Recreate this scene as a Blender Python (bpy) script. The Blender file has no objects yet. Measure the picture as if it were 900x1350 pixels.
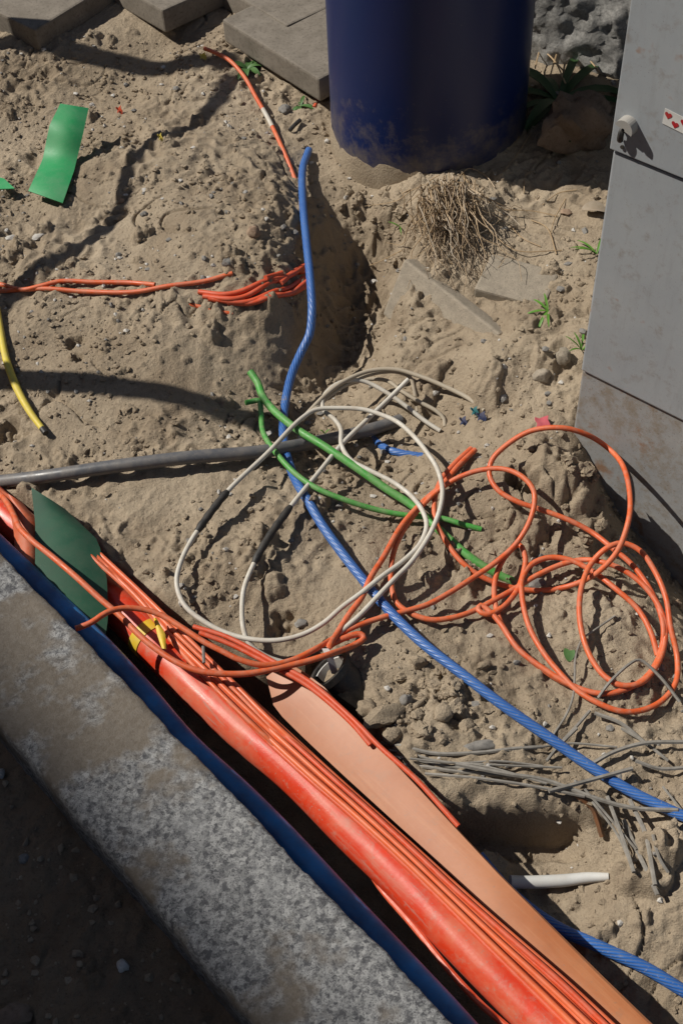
import bpy, math, random
import numpy as np
from mathutils import Matrix, Vector

# ------------------------------------------------------------------ camera
FPX, CAMH = 1700.0, 1.4                 # focal length for a 900x1350 frame, height over the soil
PITCH, ROLL = math.radians(49.985), math.radians(3.213)
FW = np.array([0, math.cos(PITCH), -math.sin(PITCH)])
_r0 = np.array([1.0, 0, 0]); _u0 = np.cross(_r0, FW)
RIGHT = math.cos(ROLL)*_r0 - math.sin(ROLL)*_u0
UP = math.cos(ROLL)*_u0 + math.sin(ROLL)*_r0
scene = bpy.context.scene
COL = scene.collection
cam_d = bpy.data.cameras.new('camera'); cam = bpy.data.objects.new('camera', cam_d); COL.objects.link(cam)
cam_d.sensor_fit = 'VERTICAL'; cam_d.sensor_height = 36.0; cam_d.lens = 36.0*FPX/1350.0
cam_d.clip_start = 0.05; cam_d.clip_end = 500.0
cam.matrix_world = Matrix(((RIGHT[0], UP[0], -FW[0], 0), (RIGHT[1], UP[1], -FW[1], 0), (RIGHT[2], UP[2], -FW[2], CAMH), (0, 0, 0, 1)))
scene.camera = cam

# ------------------------------------------------------------------ sky, sun, exposure
SUN_EL = math.radians(46)
SUNH = np.array([-0.972, 0.235]); SUNH = SUNH/np.linalg.norm(SUNH)      # horizontal direction towards the sun
SUND = Vector((SUNH[0]*math.cos(SUN_EL), SUNH[1]*math.cos(SUN_EL), math.sin(SUN_EL)))
world = bpy.data.worlds.new('World'); scene.world = world; world.use_nodes = True
wn = world.node_tree; bg = wn.nodes['Background']
sky = wn.nodes.new('ShaderNodeTexSky'); sky.sky_type = 'NISHITA'; sky.sun_disc = False
sky.sun_elevation = SUN_EL; sky.sun_rotation = math.atan2(SUNH[0], SUNH[1])
wn.links.new(sky.outputs[0], bg.inputs[0]); bg.inputs[1].default_value = 0.05
sun_d = bpy.data.lights.new('sun', 'SUN'); sun_d.energy = 5.0; sun_d.angle = math.radians(0.53); sun_d.color = (1.0, 0.95, 0.86)
sun = bpy.data.objects.new('sun', sun_d); COL.objects.link(sun)
sun.rotation_euler = SUND.to_track_quat('Z', 'Y').to_euler(); sun.location = (-3, 2, 5)
scene.view_settings.view_transform = 'Standard'; scene.view_settings.look = 'None'
scene.view_settings.exposure = -0.05; scene.view_settings.gamma = 1.0

random.seed(7); RNG = np.random.default_rng(11)

# ------------------------------------------------------------------ maths helpers
def ray(px, py):
    return FW*FPX + RIGHT*(px-450) - UP*(py-675)
def U(px, py, z=0.0):
    d = ray(px, py); t = (z-CAMH)/d[2]
    return np.array([d[0]*t, d[1]*t, z])
PERM = np.random.default_rng(3).permutation(4096)
def noise2(x, y, seed=0):
    xi = np.floor(x).astype(np.int64); yi = np.floor(y).astype(np.int64)
    xf = x-xi; yf = y-yi
    u = xf*xf*xf*(xf*(xf*6-15)+10); v = yf*yf*yf*(yf*(yf*6-15)+10)
    def g(ix, iy, dx, dy):
        h = PERM[(PERM[(ix+seed*131) & 4095]+iy) & 4095]
        a = h*(2*math.pi/4096.0)
        return np.cos(a)*dx+np.sin(a)*dy
    n00 = g(xi, yi, xf, yf); n10 = g(xi+1, yi, xf-1, yf)
    n01 = g(xi, yi+1, xf, yf-1); n11 = g(xi+1, yi+1, xf-1, yf-1)
    return ((n00*(1-u)+n10*u)*(1-v)+(n01*(1-u)+n11*u)*v)*1.4
def smooth(a, b, x):
    t = np.clip((x-a)/(b-a), 0, 1); return t*t*(3-2*t)
def catmull(P, step=0.006):
    P = np.asarray(P, float)
    if len(P) == 2: P = np.array([P[0], (P[0]+P[1])/2, P[1]])
    Q = np.vstack([2*P[0]-P[1], P, 2*P[-1]-P[-2]])
    out = []
    for i in range(1, len(Q)-2):
        p0, p1, p2, p3 = Q[i-1], Q[i], Q[i+1], Q[i+2]
        n = max(2, int(np.linalg.norm(p2-p1)/step))
        # centripetal parametrisation keeps tight bends round
        t01 = max(np.linalg.norm(p1-p0), 1e-6)**.5; t12 = max(np.linalg.norm(p2-p1), 1e-6)**.5; t23 = max(np.linalg.norm(p3-p2), 1e-6)**.5
        m1 = p2-p1+t12*((p1-p0)/t01-(p2-p0)/(t01+t12)); m2 = p2-p1+t12*((p3-p2)/t23-(p3-p1)/(t12+t23))
        for k in range(n):
            t = k/n; t2 = t*t; t3 = t2*t
            out.append((2*t3-3*t2+1)*p1+(t3-2*t2+t)*m1+(-2*t3+3*t2)*p2+(t3-t2)*m2)
    out.append(P[-1]); return np.array(out)

# kerb frame: a runs along the kerb, s across it towards the trench
K0 = U(0, 725, .05)[:2]; KD = np.array([.641, -.767]); KN = np.array([.767, .641])
def as_xy(x, y):
    return (x-K0[0])*KD[0]+(y-K0[1])*KD[1], (x-K0[0])*KN[0]+(y-K0[1])*KN[1]
def xy_as(a, s):
    return K0+KD*a+KN*s

# ------------------------------------------------------------------ materials
def new_mat(name):
    m = bpy.data.materials.new(name); m.use_nodes = True
    nt = m.node_tree; b = nt.nodes['Principled BSDF']
    return m, nt, b
def N(nt, t, **kw):
    n = nt.nodes.new(t)
    for k, v in kw.items():
        if k.startswith('i_'): n.inputs[k[2:].replace('_', ' ')].default_value = v
        else: setattr(n, k, v)
    return n
def tex(nt, scale, detail=4, rough=.55, kind='noise', vec=None):
    n = nt.nodes.new('ShaderNodeTexNoise' if kind == 'noise' else 'ShaderNodeTexVoronoi')
    n.inputs['Scale'].default_value = scale
    if kind == 'noise':
        n.inputs['Detail'].default_value = detail; n.inputs['Roughness'].default_value = rough
    if vec is None:
        tc = nt.nodes.new('ShaderNodeNewGeometry'); nt.links.new(tc.outputs['Position'], n.inputs['Vector'])
    else: nt.links.new(vec, n.inputs['Vector'])
    return n
def ramp(nt, src, stops):
    r = nt.nodes.new('ShaderNodeValToRGB'); e = r.color_ramp.elements
    while len(e) < len(stops): e.new(.5)
    for q, (p, c) in zip(e, stops):
        q.position = p; q.color = (c, c, c, 1) if isinstance(c, (int, float)) else (*c, 1)
    nt.links.new(src, r.inputs[0]); return r.outputs[0]
def mix(nt, f, a, b, mode='MIX'):
    m = nt.nodes.new('ShaderNodeMix'); m.data_type = 'RGBA'; m.blend_type = mode
    for s, v in ((m.inputs[0], f), (m.inputs[6], a), (m.inputs[7], b)):
        if isinstance(v, bpy.types.NodeSocket): nt.links.new(v, s)
        elif isinstance(v, tuple): s.default_value = (*v, 1)
        else: s.default_value = v
    return m.outputs[2]
def bump(nt, b, h, strength=.5, dist=.002, prev=None):
    n = nt.nodes.new('ShaderNodeBump'); n.inputs['Strength'].default_value = strength; n.inputs['Distance'].default_value = dist
    nt.links.new(h, n.inputs['Height'])
    if prev is not None: nt.links.new(prev, n.inputs['Normal'])
    nt.links.new(n.outputs[0], b.inputs['Normal']); return n.outputs[0]
SAND = (.34, .275, .20)
def mat_sand():
    m, nt, b = new_mat('sandy_soil')
    big = tex(nt, 3.0, 5); mid = tex(nt, 28, 6, .65); fine = tex(nt, 260, 4, .7); grain = tex(nt, 900, 2, .7)
    c1 = ramp(nt, big.outputs[0], [(.35, (.325, .258, .182)), (.65, (.43, .352, .258))])
    c2 = mix(nt, ramp(nt, mid.outputs[0], [(.42, 0.0), (.75, .5)]), c1, (.25, .190, .132))
    c3 = mix(nt, ramp(nt, fine.outputs[0], [(.30, .6), (.46, 0.0)]), c2, (.185, .138, .098))
    c4 = mix(nt, ramp(nt, grain.outputs[0], [(.62, 0.0), (.72, .5)]), c3, (.52, .45, .36))
    v = tex(nt, 210, kind='v')
    c5 = mix(nt, ramp(nt, v.outputs['Distance'], [(.04, .7), (.09, 0.0)]), c4, mix(nt, v.outputs['Color'], (.60, .54, .46), (.11, .085, .06)))
    la = nt.nodes.new('ShaderNodeAttribute'); la.attribute_name = 'shade_damp'
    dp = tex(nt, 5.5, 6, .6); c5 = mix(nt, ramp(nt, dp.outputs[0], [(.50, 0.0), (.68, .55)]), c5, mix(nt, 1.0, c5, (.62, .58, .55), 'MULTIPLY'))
    c5 = mix(nt, la.outputs['Fac'], c5, mix(nt, 1.0, c5, (.64, .59, .55), 'MULTIPLY'))      # road bed's shade painted into the soil, with the trench's damp tone
    nt.links.new(c5, b.inputs['Base Color'])
    b.inputs['Roughness'].default_value = .95; b.inputs['Specular IOR Level'].default_value = .15
    p = bump(nt, b, mid.outputs[0], .35, .01)
    p = bump(nt, b, fine.outputs[0], .9, .0042, p)
    bump(nt, b, grain.outputs[0], .7, .0012, p)
    return m
def mat_plastic(name, col, dust=.25, rough=.45, scale=60, col2=None, dustcol=(.40, .33, .25), patches=12):
    m, nt, b = new_mat(name)
    n1 = tex(nt, scale, 6, .7); n2 = tex(nt, patches, 5, .6); n3 = tex(nt, 420, 3, .6)
    base = mix(nt, ramp(nt, n2.outputs[0], [(.35, 0.0), (.65, 1.0)]), col, col2 or tuple(c*.82 for c in col))
    f = N(nt, 'ShaderNodeMath', operation='MULTIPLY'); f.inputs[1].default_value = dust*2
    nt.links.new(ramp(nt, n1.outputs[0], [(.40, 0.0), (.75, 1.0)]), f.inputs[0])
    c = mix(nt, f.outputs[0], base, dustcol)
    sp = N(nt, 'ShaderNodeMath', operation='MULTIPLY'); sp.inputs[1].default_value = min(1, dust*2.2)
    nt.links.new(ramp(nt, n3.outputs[0], [(.60, 0.0), (.70, 1.0)]), sp.inputs[0])
    c = mix(nt, sp.outputs[0], c, dustcol)
    nt.links.new(c, b.inputs['Base Color'])
    rr = N(nt, 'ShaderNodeMath', operation='ADD'); rr.inputs[1].default_value = rough; nt.links.new(f.outputs[0], rr.inputs[0])
    nt.links.new(rr.outputs[0], b.inputs['Roughness'])
    bump(nt, b, n1.outputs[0], .15, .001)
    return m
def mat_pipe_orange():
    m, nt, b = new_mat('scuffed_orange_duct')
    n1 = tex(nt, 9, 6, .65); n2 = tex(nt, 55, 6, .7); n3 = tex(nt, 22, 4, .5); n4 = tex(nt, 300, 3)
    c = mix(nt, ramp(nt, n1.outputs[0], [(.47, 0.0), (.64, 1.0)]), (.57, .042, .013), (.58, .135, .072))
    c = mix(nt, ramp(nt, n3.outputs[0], [(.60, 0.0), (.66, .9)]), c, (.60, .045, .014))
    c = mix(nt, ramp(nt, n2.outputs[0], [(.55, 0.0), (.75, .6)]), c, (.38, .24, .18))
    c = mix(nt, ramp(nt, n4.outputs[0], [(.62, 0.0), (.70, .5)]), c, (.30, .22, .17))
    ls = lengthwise(nt); ls2 = lengthwise(nt, 2.6)
    c = mix(nt, ramp(nt, ls.outputs[0], [(.53, 0.0), (.70, .6)]), c, (.48, .20, .135))          # long pale abrasion
    c = mix(nt, ramp(nt, ls2.outputs[0], [(.60, 0.0), (.70, .6)]), c, (.33, .25, .21))
    c = mix(nt, ramp(nt, n3.outputs[0], [(.63, 0.0), (.66, .9)]), c, (.62, .045, .012))
    nt.links.new(c, b.inputs['Base Color'])
    nt.links.new(ramp(nt, ls.outputs[0], [(.4, .30), (.7, .62)]), b.inputs['Roughness'])
    p = bump(nt, b, n2.outputs[0], .25, .0015); bump(nt, b, ls2.outputs[0], .2, .0008, p); return m
def lengthwise(nt, scale=1.0):
    g = nt.nodes.new('ShaderNodeNewGeometry'); mp = nt.nodes.new('ShaderNodeMapping'); mp.vector_type = 'POINT'
    mp.inputs['Rotation'].default_value = (0, 0, math.atan2(.767, .641)); mp.inputs['Scale'].default_value = (1, 1, 1)
    m2 = nt.nodes.new('ShaderNodeMapping'); m2.inputs['Scale'].default_value = (5*scale, 70*scale, 70*scale)
    nt.links.new(g.outputs['Position'], mp.inputs[0]); nt.links.new(mp.outputs[0], m2.inputs[0])
    return tex(nt, 1.0, 6, .65, vec=m2.outputs[0])
def mat_board():
    m, nt, b = new_mat('peach_cover_board')
    n1 = tex(nt, 8, 6, .65); n2 = tex(nt, 60, 6, .7); n4 = tex(nt, 350, 3); ls = lengthwise(nt, 1.2)
    c = mix(nt, ramp(nt, n1.outputs[0], [(.35, 0.0), (.65, 1.0)]), (.34, .115, .042), (.41, .162, .070))
    c = mix(nt, ramp(nt, ls.outputs[0], [(.50, 0.0), (.72, .55)]), c, (.47, .220, .110))
    c = mix(nt, ramp(nt, n2.outputs[0], [(.55, 0.0), (.74, .5)]), c, (.28, .15, .09))
    c = mix(nt, ramp(nt, n4.outputs[0], [(.66, 0.0), (.72, .6)]), c, (.22, .15, .11))
    nt.links.new(c, b.inputs['Base Color']); b.inputs['Roughness'].default_value = .5; bump(nt, b, n2.outputs[0], .15, .001); return m
def mat_granite():
    m, nt, b = new_mat('granite_kerb')
    v = tex(nt, 190, kind='v'); n1 = tex(nt, 125, 7, .78); n2 = tex(nt, 7.5, 4, .6); n3 = tex(nt, 420, 3, .6); n4 = tex(nt, 24, 6, .7)
    c = mix(nt, ramp(nt, n1.outputs[0], [(.46, 0.0), (.53, 1.0)]), (.070, .071, .080), (.27, .27, .268))
    c = mix(nt, .38, c, mix(nt, 1.0, (.34, .335, .325), ramp(nt, v.outputs['Color'], [(.25, .18), (.75, 1.15)]), 'MULTIPLY'))
    c = mix(nt, ramp(nt, n3.outputs[0], [(.36, .8), (.46, 0.0)]), c, (.06, .06, .065))
    c = mix(nt, ramp(nt, n4.outputs[0], [(.57, 0.0), (.66, .35)]), c, (.36, .36, .355))
    c = mix(nt, ramp(nt, n2.outputs[0], [(.49, 0.0), (.57, .85)]), c, (.135, .108, .080))
    nt.links.new(c, b.inputs['Base Color']); b.inputs['Roughness'].default_value = .85
    p = bump(nt, b, n1.outputs[0], .5, .003); bump(nt, b, n3.outputs[0], .5, .0012, p); return m
def mat_stone(name, c1, c2, scale=40, bumpd=.003, rough=.9):
    m, nt, b = new_mat(name)
    n1 = tex(nt, scale, 7, .7); n2 = tex(nt, scale*7, 4, .7)
    c = mix(nt, ramp(nt, n1.outputs[0], [(.35, 0.0), (.68, 1.0)]), c1, c2)
    c = mix(nt, ramp(nt, n2.outputs[0], [(.30, .6), (.48, 0.0)]), c, tuple(q*.45 for q in c1))
    nt.links.new(c, b.inputs['Base Color']); b.inputs['Roughness'].default_value = rough; b.inputs['Specular IOR Level'].default_value = .25
    p = bump(nt, b, n1.outputs[0], .6, bumpd); bump(nt, b, n2.outputs[0], .6, bumpd*.4, p); return m
def mat_metal_paint():
    m, nt, b = new_mat('weathered_grey_steel_paint')
    n1 = tex(nt, 6, 6, .7); n2 = tex(nt, 45, 6, .75); n3 = tex(nt, 24, 3, .5); n4 = tex(nt, 420, 3)
    mp = nt.nodes.new('ShaderNodeMapping'); g = nt.nodes.new('ShaderNodeNewGeometry'); nt.links.new(g.outputs['Position'], mp.inputs[0]); mp.inputs['Scale'].default_value = (45, 45, 5)
    st = tex(nt, 2.0, 5, .7, vec=mp.outputs[0])
    c = mix(nt, ramp(nt, n1.outputs[0], [(.3, 0.0), (.7, 1.0)]), (.30, .322, .345), (.37, .388, .402))
    c = mix(nt, ramp(nt, st.outputs[0], [(.52, 0.0), (.78, .35)]), c, (.22, .22, .215))
    c = mix(nt, ramp(nt, n2.outputs[0], [(.54, 0.0), (.70, .6)]), c, (.23, .205, .175))
    c = mix(nt, ramp(nt, n4.outputs[0], [(.66, 0.0), (.72, .5)]), c, (.15, .14, .13))
    c = mix(nt, ramp(nt, n3.outputs[0], [(.69, 0.0), (.74, .6)]), c, (.27, .13, .055))
    nt.links.new(c, b.inputs['Base Color']); b.inputs['Roughness'].default_value = .55; b.inputs['Metallic'].default_value = 0.0
    bump(nt, b, n2.outputs[0], .15, .001); return m
def mat_plinth():
    m, nt, b = new_mat('dirty_cabinet_plinth')
    n1 = tex(nt, 8, 6, .7); n2 = tex(nt, 40, 6, .75); n3 = tex(nt, 17, 4, .6); n4 = tex(nt, 330, 3)
    c = mix(nt, ramp(nt, n1.outputs[0], [(.35, 0.0), (.65, 1.0)]), (.29, .292, .295), (.36, .355, .345))
    c = mix(nt, ramp(nt, n2.outputs[0], [(.46, 0.0), (.64, .8)]), c, (.24, .195, .145))
    c = mix(nt, ramp(nt, n4.outputs[0], [(.62, 0.0), (.70, .6)]), c, (.14, .11, .085))
    c = mix(nt, ramp(nt, n3.outputs[0], [(.60, 0.0), (.68, .75)]), c, (.25, .12, .05))
    nt.links.new(c, b.inputs['Base Color']); b.inputs['Roughness'].default_value = .7
    bump(nt, b, n2.outputs[0], .3, .002); return m
def mat_post():
    m, nt, b = new_mat('dark_blue_post_paint')
    n1 = tex(nt, 30, 6, .75); n2 = tex(nt, 240, 4, .7)
    g = nt.nodes.new('ShaderNodeNewGeometry'); sx = nt.nodes.new('ShaderNodeSeparateXYZ'); nt.links.new(g.outputs['Position'], sx.inputs[0])
    mr = N(nt, 'ShaderNodeMapRange'); mr.inputs['From Min'].default_value = .0; mr.inputs['From Max'].default_value = .16
    mr.inputs['To Min'].default_value = .30; mr.inputs['To Max'].default_value = -.06; nt.links.new(sx.outputs[2], mr.inputs[0])
    ad = N(nt, 'ShaderNodeMath', operation='ADD'); nt.links.new(mr.outputs[0], ad.inputs[0]); nt.links.new(n1.outputs[0], ad.inputs[1])
    c = mix(nt, ramp(nt, ad.outputs[0], [(.60, 0.0), (1.0, .85)]), (.003, .014, .080), (.17, .14, .105))   # mud splashed on the foot
    c = mix(nt, ramp(nt, n2.outputs[0], [(.66, 0.0), (.72, .35)]), c, (.20, .18, .16))
    nt.links.new(c, b.inputs['Base Color']); b.inputs['Roughness'].default_value = .38
    bump(nt, b, n1.outputs[0], .08, .001); return m
def mat_ribbed():
    m, nt, b = new_mat('blue_ribbed_duct')
    a = nt.nodes.new('ShaderNodeAttribute'); a.attribute_name = 'groove'
    n1 = tex(nt, 40, 6, .7); n2 = tex(nt, 350, 3)
    c = mix(nt, ramp(nt, n1.outputs[0], [(.35, 0.0), (.65, 1.0)]), (.014, .095, .36), (.022, .130, .44))
    mu = N(nt, 'ShaderNodeMath', operation='MULTIPLY'); nt.links.new(a.outputs['Fac'], mu.inputs[0]); nt.links.new(ramp(nt, n1.outputs[0], [(.3, .6), (.6, 1.0)]), mu.inputs[1])
    c = mix(nt, mu.outputs[0], c, (.11, .16, .27))        # dust packed in the grooves
    c = mix(nt, ramp(nt, n1.outputs[0], [(.64, 0.0), (.74, .7)]), c, (.30, .25, .19))
    c = mix(nt, ramp(nt, n2.outputs[0], [(.64, 0.0), (.7, .5)]), c, (.42, .38, .32))
    nt.links.new(c, b.inputs['Base Color']); b.inputs['Roughness'].default_value = .42; return m
def mat_leaf(name, c1, c2, trans=.25):
    m, nt, b = new_mat(name)
    n1 = tex(nt, 70, 5, .7)
    c = mix(nt, ramp(nt, n1.outputs[0], [(.35, 0.0), (.65, 1.0)]), c1, c2)
    nt.links.new(c, b.inputs['Base Color']); b.inputs['Roughness'].default_value = .55
    b.inputs['Subsurface Weight'].default_value = 0.0
    return m
def mat_brick():
    m, nt, b = new_mat('brick_wall')
    br = nt.nodes.new('ShaderNodeTexBrick'); g = nt.nodes.new('ShaderNodeTexCoord'); nt.links.new(g.outputs['Object'], br.inputs[0])
    br.inputs['Scale'].default_value = 4; br.inputs['Color1'].default_value = (.22, .09, .06, 1); br.inputs['Color2'].default_value = (.17, .07, .05, 1); br.inputs['Mortar'].default_value = (.3, .28, .25, 1)
    nt.links.new(br.outputs[0], b.inputs['Base Color']); b.inputs['Roughness'].default_value = .9; return m

M = dict(
    sand=mat_sand(), pipe=mat_pipe_orange(), granite=mat_granite(), steel=mat_metal_paint(), plinth=mat_plinth(), post=mat_post(), ribbed=mat_ribbed(), brick=mat_brick(),
    orange=mat_plastic('orange_cable_sheath', (.66, .120, .030), .20, .42, 90, (.58, .085, .018)),
    orange2=mat_plastic('red_orange_cable_sheath', (.66, .085, .026), .12, .42, 90, (.55, .06, .015)),
    duct=mat_plastic('orange_microduct', (.74, .150, .050), .10, .38, 80, (.64, .105, .030)),
    white=mat_plastic('white_cable_sheath', (.58, .55, .49), .32, .45, 60, (.50, .47, .41)),
    tan=mat_plastic('dirty_white_cable_sheath', (.42, .37, .29), .35, .55, 60, (.33, .28, .21)),
    sleeve=mat_plastic('black_shrink_sleeve', (.020, .019, .018), .12, .55, 80, dustcol=(.15, .12, .09)),
    black=mat_plastic('black_plastic', (.016, .016, .017), .14, .45, 60, dustcol=(.2, .16, .12)),
    grey=mat_plastic('grey_conduit', (.085, .088, .098), .14, .35, 40, (.11, .112, .12)),
    green=mat_plastic('green_cable_sheath', (.070, .33, .060), .20, .42, 70, (.055, .28, .045)),
    greenflap=mat_plastic('light_green_plastic_sheet', (.030, .32, .105), .12, .5, 20, (.025, .25, .085), (.28, .36, .26), 9),
    darkgreen=mat_plastic('dark_green_plastic_sheet', (.018, .085, .045), .12, .6, 30, (.013, .062, .034), (.10, .11, .08)),
    bluepipe=mat_plastic('blue_pipe', (.018, .21, .55), .14, .40, 45, (.009, .075, .22), (.11, .10, .09)),
    peach=mat_board(),
    rim=mat_plastic('board_red_edge', (.52, .06, .022), .1, .45, 60),
    orangeflap=mat_plastic('orange_plastic_sheet', (.50, .10, .035), .15, .5, 30),
    yellow=mat_plastic('yellow_plastic', (.66, .53, .060), .18, .5, 50, (.58, .45, .05)),
    tape=mat_plastic('yellow_tape', (.68, .46, .015), .12, .45, 60),
    pvc=mat_plastic('white_pipe', (.62, .62, .60), .12, .4, 60),
    knob=mat_plastic('grey_plastic_knob', (.36, .35, .33), .12, .45, 60),
    red=mat_plastic('red_print', (.45, .012, .020), .05, .5), stickerw=mat_plastic('white_sticker', (.70, .69, .66), .08, .5),
    pink=mat_plastic('pink_scrap', (.72, .12, .16), .1, .5), teal=mat_plastic('teal_scrap', (.02, .22, .25), .15, .5), navy=mat_plastic('navy_scrap', (.03, .06, .18), .2, .5),
    concrete=mat_stone('concrete_paver', (.16, .138, .112), (.235, .205, .17), 22, .002), edging=mat_stone('concrete_edging', (.25, .215, .17), (.35, .30, .235), 60, .003),
    render=mat_stone('rough_pebble_render', (.22, .215, .205), (.46, .445, .42), 130, .0035),
    rock=mat_stone('brown_rock', (.14, .098, .070), (.21, .155, .115), 20, .004), pebble=mat_stone('pale_pebble', (.40, .38, .35), (.55, .52, .48), 60, .001),
    greystone=mat_stone('grey_pebble', (.17, .16, .15), (.26, .245, .225), 60, .001), brownstone=mat_stone('brown_pebble', (.24, .16, .11), (.33, .24, .17), 60, .001),
    root=mat_leaf('dry_root', (.30, .205, .115), (.40, .29, .175)), darkroot=mat_leaf('dark_root', (.15, .10, .06), (.22, .155, .095)), stem=mat_leaf('dead_stem', (.17, .155, .135), (.28, .26, .23)), rust=mat_leaf('rusty_bark', (.20, .085, .035), (.12, .07, .04)),
    weed=mat_leaf('weed_leaf', (.050, .120, .030), (.075, .165, .045)), grass=mat_leaf('grass_blade', (.070, .190, .020), (.11, .25, .03)), strap=mat_leaf('dark_strap_leaf', (.022, .055, .016), (.035, .08, .022)),
    dryleaf=mat_leaf('dry_leaf', (.34, .27, .19), (.42, .35, .27)), hole=mat_plastic('dark_screw', (.02, .02, .02), .05, .5), glass=mat_plastic('window_glass', (.03, .035, .04), .0, .1),
)

# ------------------------------------------------------------------ object helpers
def mesh_obj(name, verts, faces, mat, parent=None, smoothed=True, local=False, sharp=42):
    me = bpy.data.meshes.new(name); me.from_pydata([tuple(map(float, v)) for v in verts], [], faces); me.update()
    if smoothed:
        me.shade_smooth(); me.set_sharp_from_angle(angle=math.radians(sharp))
    me.materials.append(mat)
    o = bpy.data.objects.new(name, me); COL.objects.link(o)
    if parent is not None:
        o.parent = parent
        if not local: o.matrix_parent_inverse = Matrix.Translation(-parent.location) if parent.rotation_euler.z == 0 else parent.matrix_basis.inverted()
    return o
def tag(o, label, cat, group=None, kind=None):
    if label: o['label'] = label
    if cat: o['category'] = cat
    if group: o['group'] = group
    if kind: o['kind'] = kind
    return o
def empty(name, loc, label, cat, group=None):
    o = bpy.data.objects.new(name, None); COL.objects.link(o); o.location = tuple(map(float, loc)); o.empty_display_size = .02
    return tag(o, label, cat, group)
def tube_geo(P, r, sides=10, ribs=0, twist=0.0, depth=0.0):
    P = np.asarray(P, float); n = len(P)
    T = np.gradient(P, axis=0); T /= np.maximum(np.linalg.norm(T, axis=1), 1e-9)[:, None]
    ref = np.array([0, 0, 1.0]) if abs(T[0][2]) < .9 else np.array([1.0, 0, 0])
    nv = np.cross(T[0], ref); nv /= np.linalg.norm(nv)
    R = np.full(n, r) if np.isscalar(r) else np.interp(np.linspace(0, 1, n), np.linspace(0, 1, len(r)), r)
    S = np.concatenate([[0], np.cumsum(np.linalg.norm(np.diff(P, axis=0), axis=1))])
    th = np.arange(sides)*2*math.pi/sides
    V = []; G = []
    for i in range(n):
        nv = nv-T[i]*np.dot(nv, T[i]); nv /= max(np.linalg.norm(nv), 1e-9); bv = np.cross(T[i], nv)
        rr = np.full(sides, R[i]); gr = np.zeros(sides)
        if ribs:
            ph = np.cos(ribs*(th+twist*S[i])); gr = np.clip(-ph*1.6-.3, 0, 1); rr = rr*(1-depth*(.5-.5*ph))
        V.append(P[i]+rr[:, None]*(np.cos(th)[:, None]*nv+np.sin(th)[:, None]*bv)); G.append(gr)
    V = np.vstack(V)
    F = [(i*sides+j, i*sides+(j+1) % sides, (i+1)*sides+(j+1) % sides, (i+1)*sides+j) for i in range(n-1) for j in range(sides)]
    F.append(tuple(range(sides-1, -1, -1))); F.append(tuple((n-1)*sides+j for j in range(sides)))
    return V, F, np.concatenate(G)
def tube(name, P, r, mat, parent=None, sides=10, **kw):
    V, F, G = tube_geo(P, r, sides, **kw)
    o = mesh_obj(name, V, F, mat, parent)
    if kw.get('ribs'):
        at = o.data.attributes.new('groove', 'FLOAT', 'POINT'); at.data.foreach_set('value', G.astype(np.float32))
    return o
def box_geo(cx, cy, cz, sx, sy, sz, ang=0.0, bev=.004, tilt=(0, 0)):
    """bevelled box: 8 corners cut"""
    hx, hy, hz = sx/2, sy/2, sz/2; b = min(bev, hx*.45, hy*.45, hz*.45)
    import bmesh
    bm = bmesh.new(); bmesh.ops.create_cube(bm, size=1.0)
    for v in bm.verts: v.co = Vector((v.co.x*sx, v.co.y*sy, v.co.z*sz))
    bmesh.ops.bevel(bm, geom=list(bm.edges), offset=b, segments=2, affect='EDGES', profile=.6)
    Mx = Matrix.Translation((cx, cy, cz)) @ Matrix.Rotation(ang, 4, 'Z') @ Matrix.Rotation(tilt[0], 4, 'X') @ Matrix.Rotation(tilt[1], 4, 'Y')
    bm.transform(Mx); bm.verts.index_update()
    V = [tuple(v.co) for v in bm.verts]; F = [tuple(v.index for v in f.verts) for f in bm.faces]; bm.free()
    return V, F
def sheet_geo(grid, thick):
    """grid (m,n,3) -> solid sheet with thickness along its normals"""
    g = np.asarray(grid, float); m, n = g.shape[:2]
    du = np.gradient(g, axis=0); dv = np.gradient(g, axis=1); nn = np.cross(du, dv); nn /= np.maximum(np.linalg.norm(nn, axis=2), 1e-9)[:, :, None]
    A = (g+nn*thick/2).reshape(-1, 3); B = (g-nn*thick/2).reshape(-1, 3); V = np.vstack([A, B]); k = m*n; F = []
    for i in range(m-1):
        for j in range(n-1):
            a, b, c, d = i*n+j, i*n+j+1, (i+1)*n+j+1, (i+1)*n+j
            F.append((a, d, c, b)); F.append((a+k, b+k, c+k, d+k))
    ring = [j for j in range(n)]+[i*n+n-1 for i in range(1, m)]+[(m-1)*n+j for j in range(n-2, -1, -1)]+[i*n for i in range(m-2, 0, -1)]
    for a, b in zip(ring, ring[1:]+ring[:1]): F.append((a, b, b+k, a+k))
    return V, F
_ico = {}
def ico(sub):
    if sub not in _ico:
        import bmesh
        bm = bmesh.new(); bmesh.ops.create_icosphere(bm, subdivisions=sub, radius=1.0); bm.verts.index_update()
        _ico[sub] = (np.array([v.co[:] for v in bm.verts]), [tuple(v.index for v in f.verts) for f in bm.faces]); bm.free()
    return _ico[sub]
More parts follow.
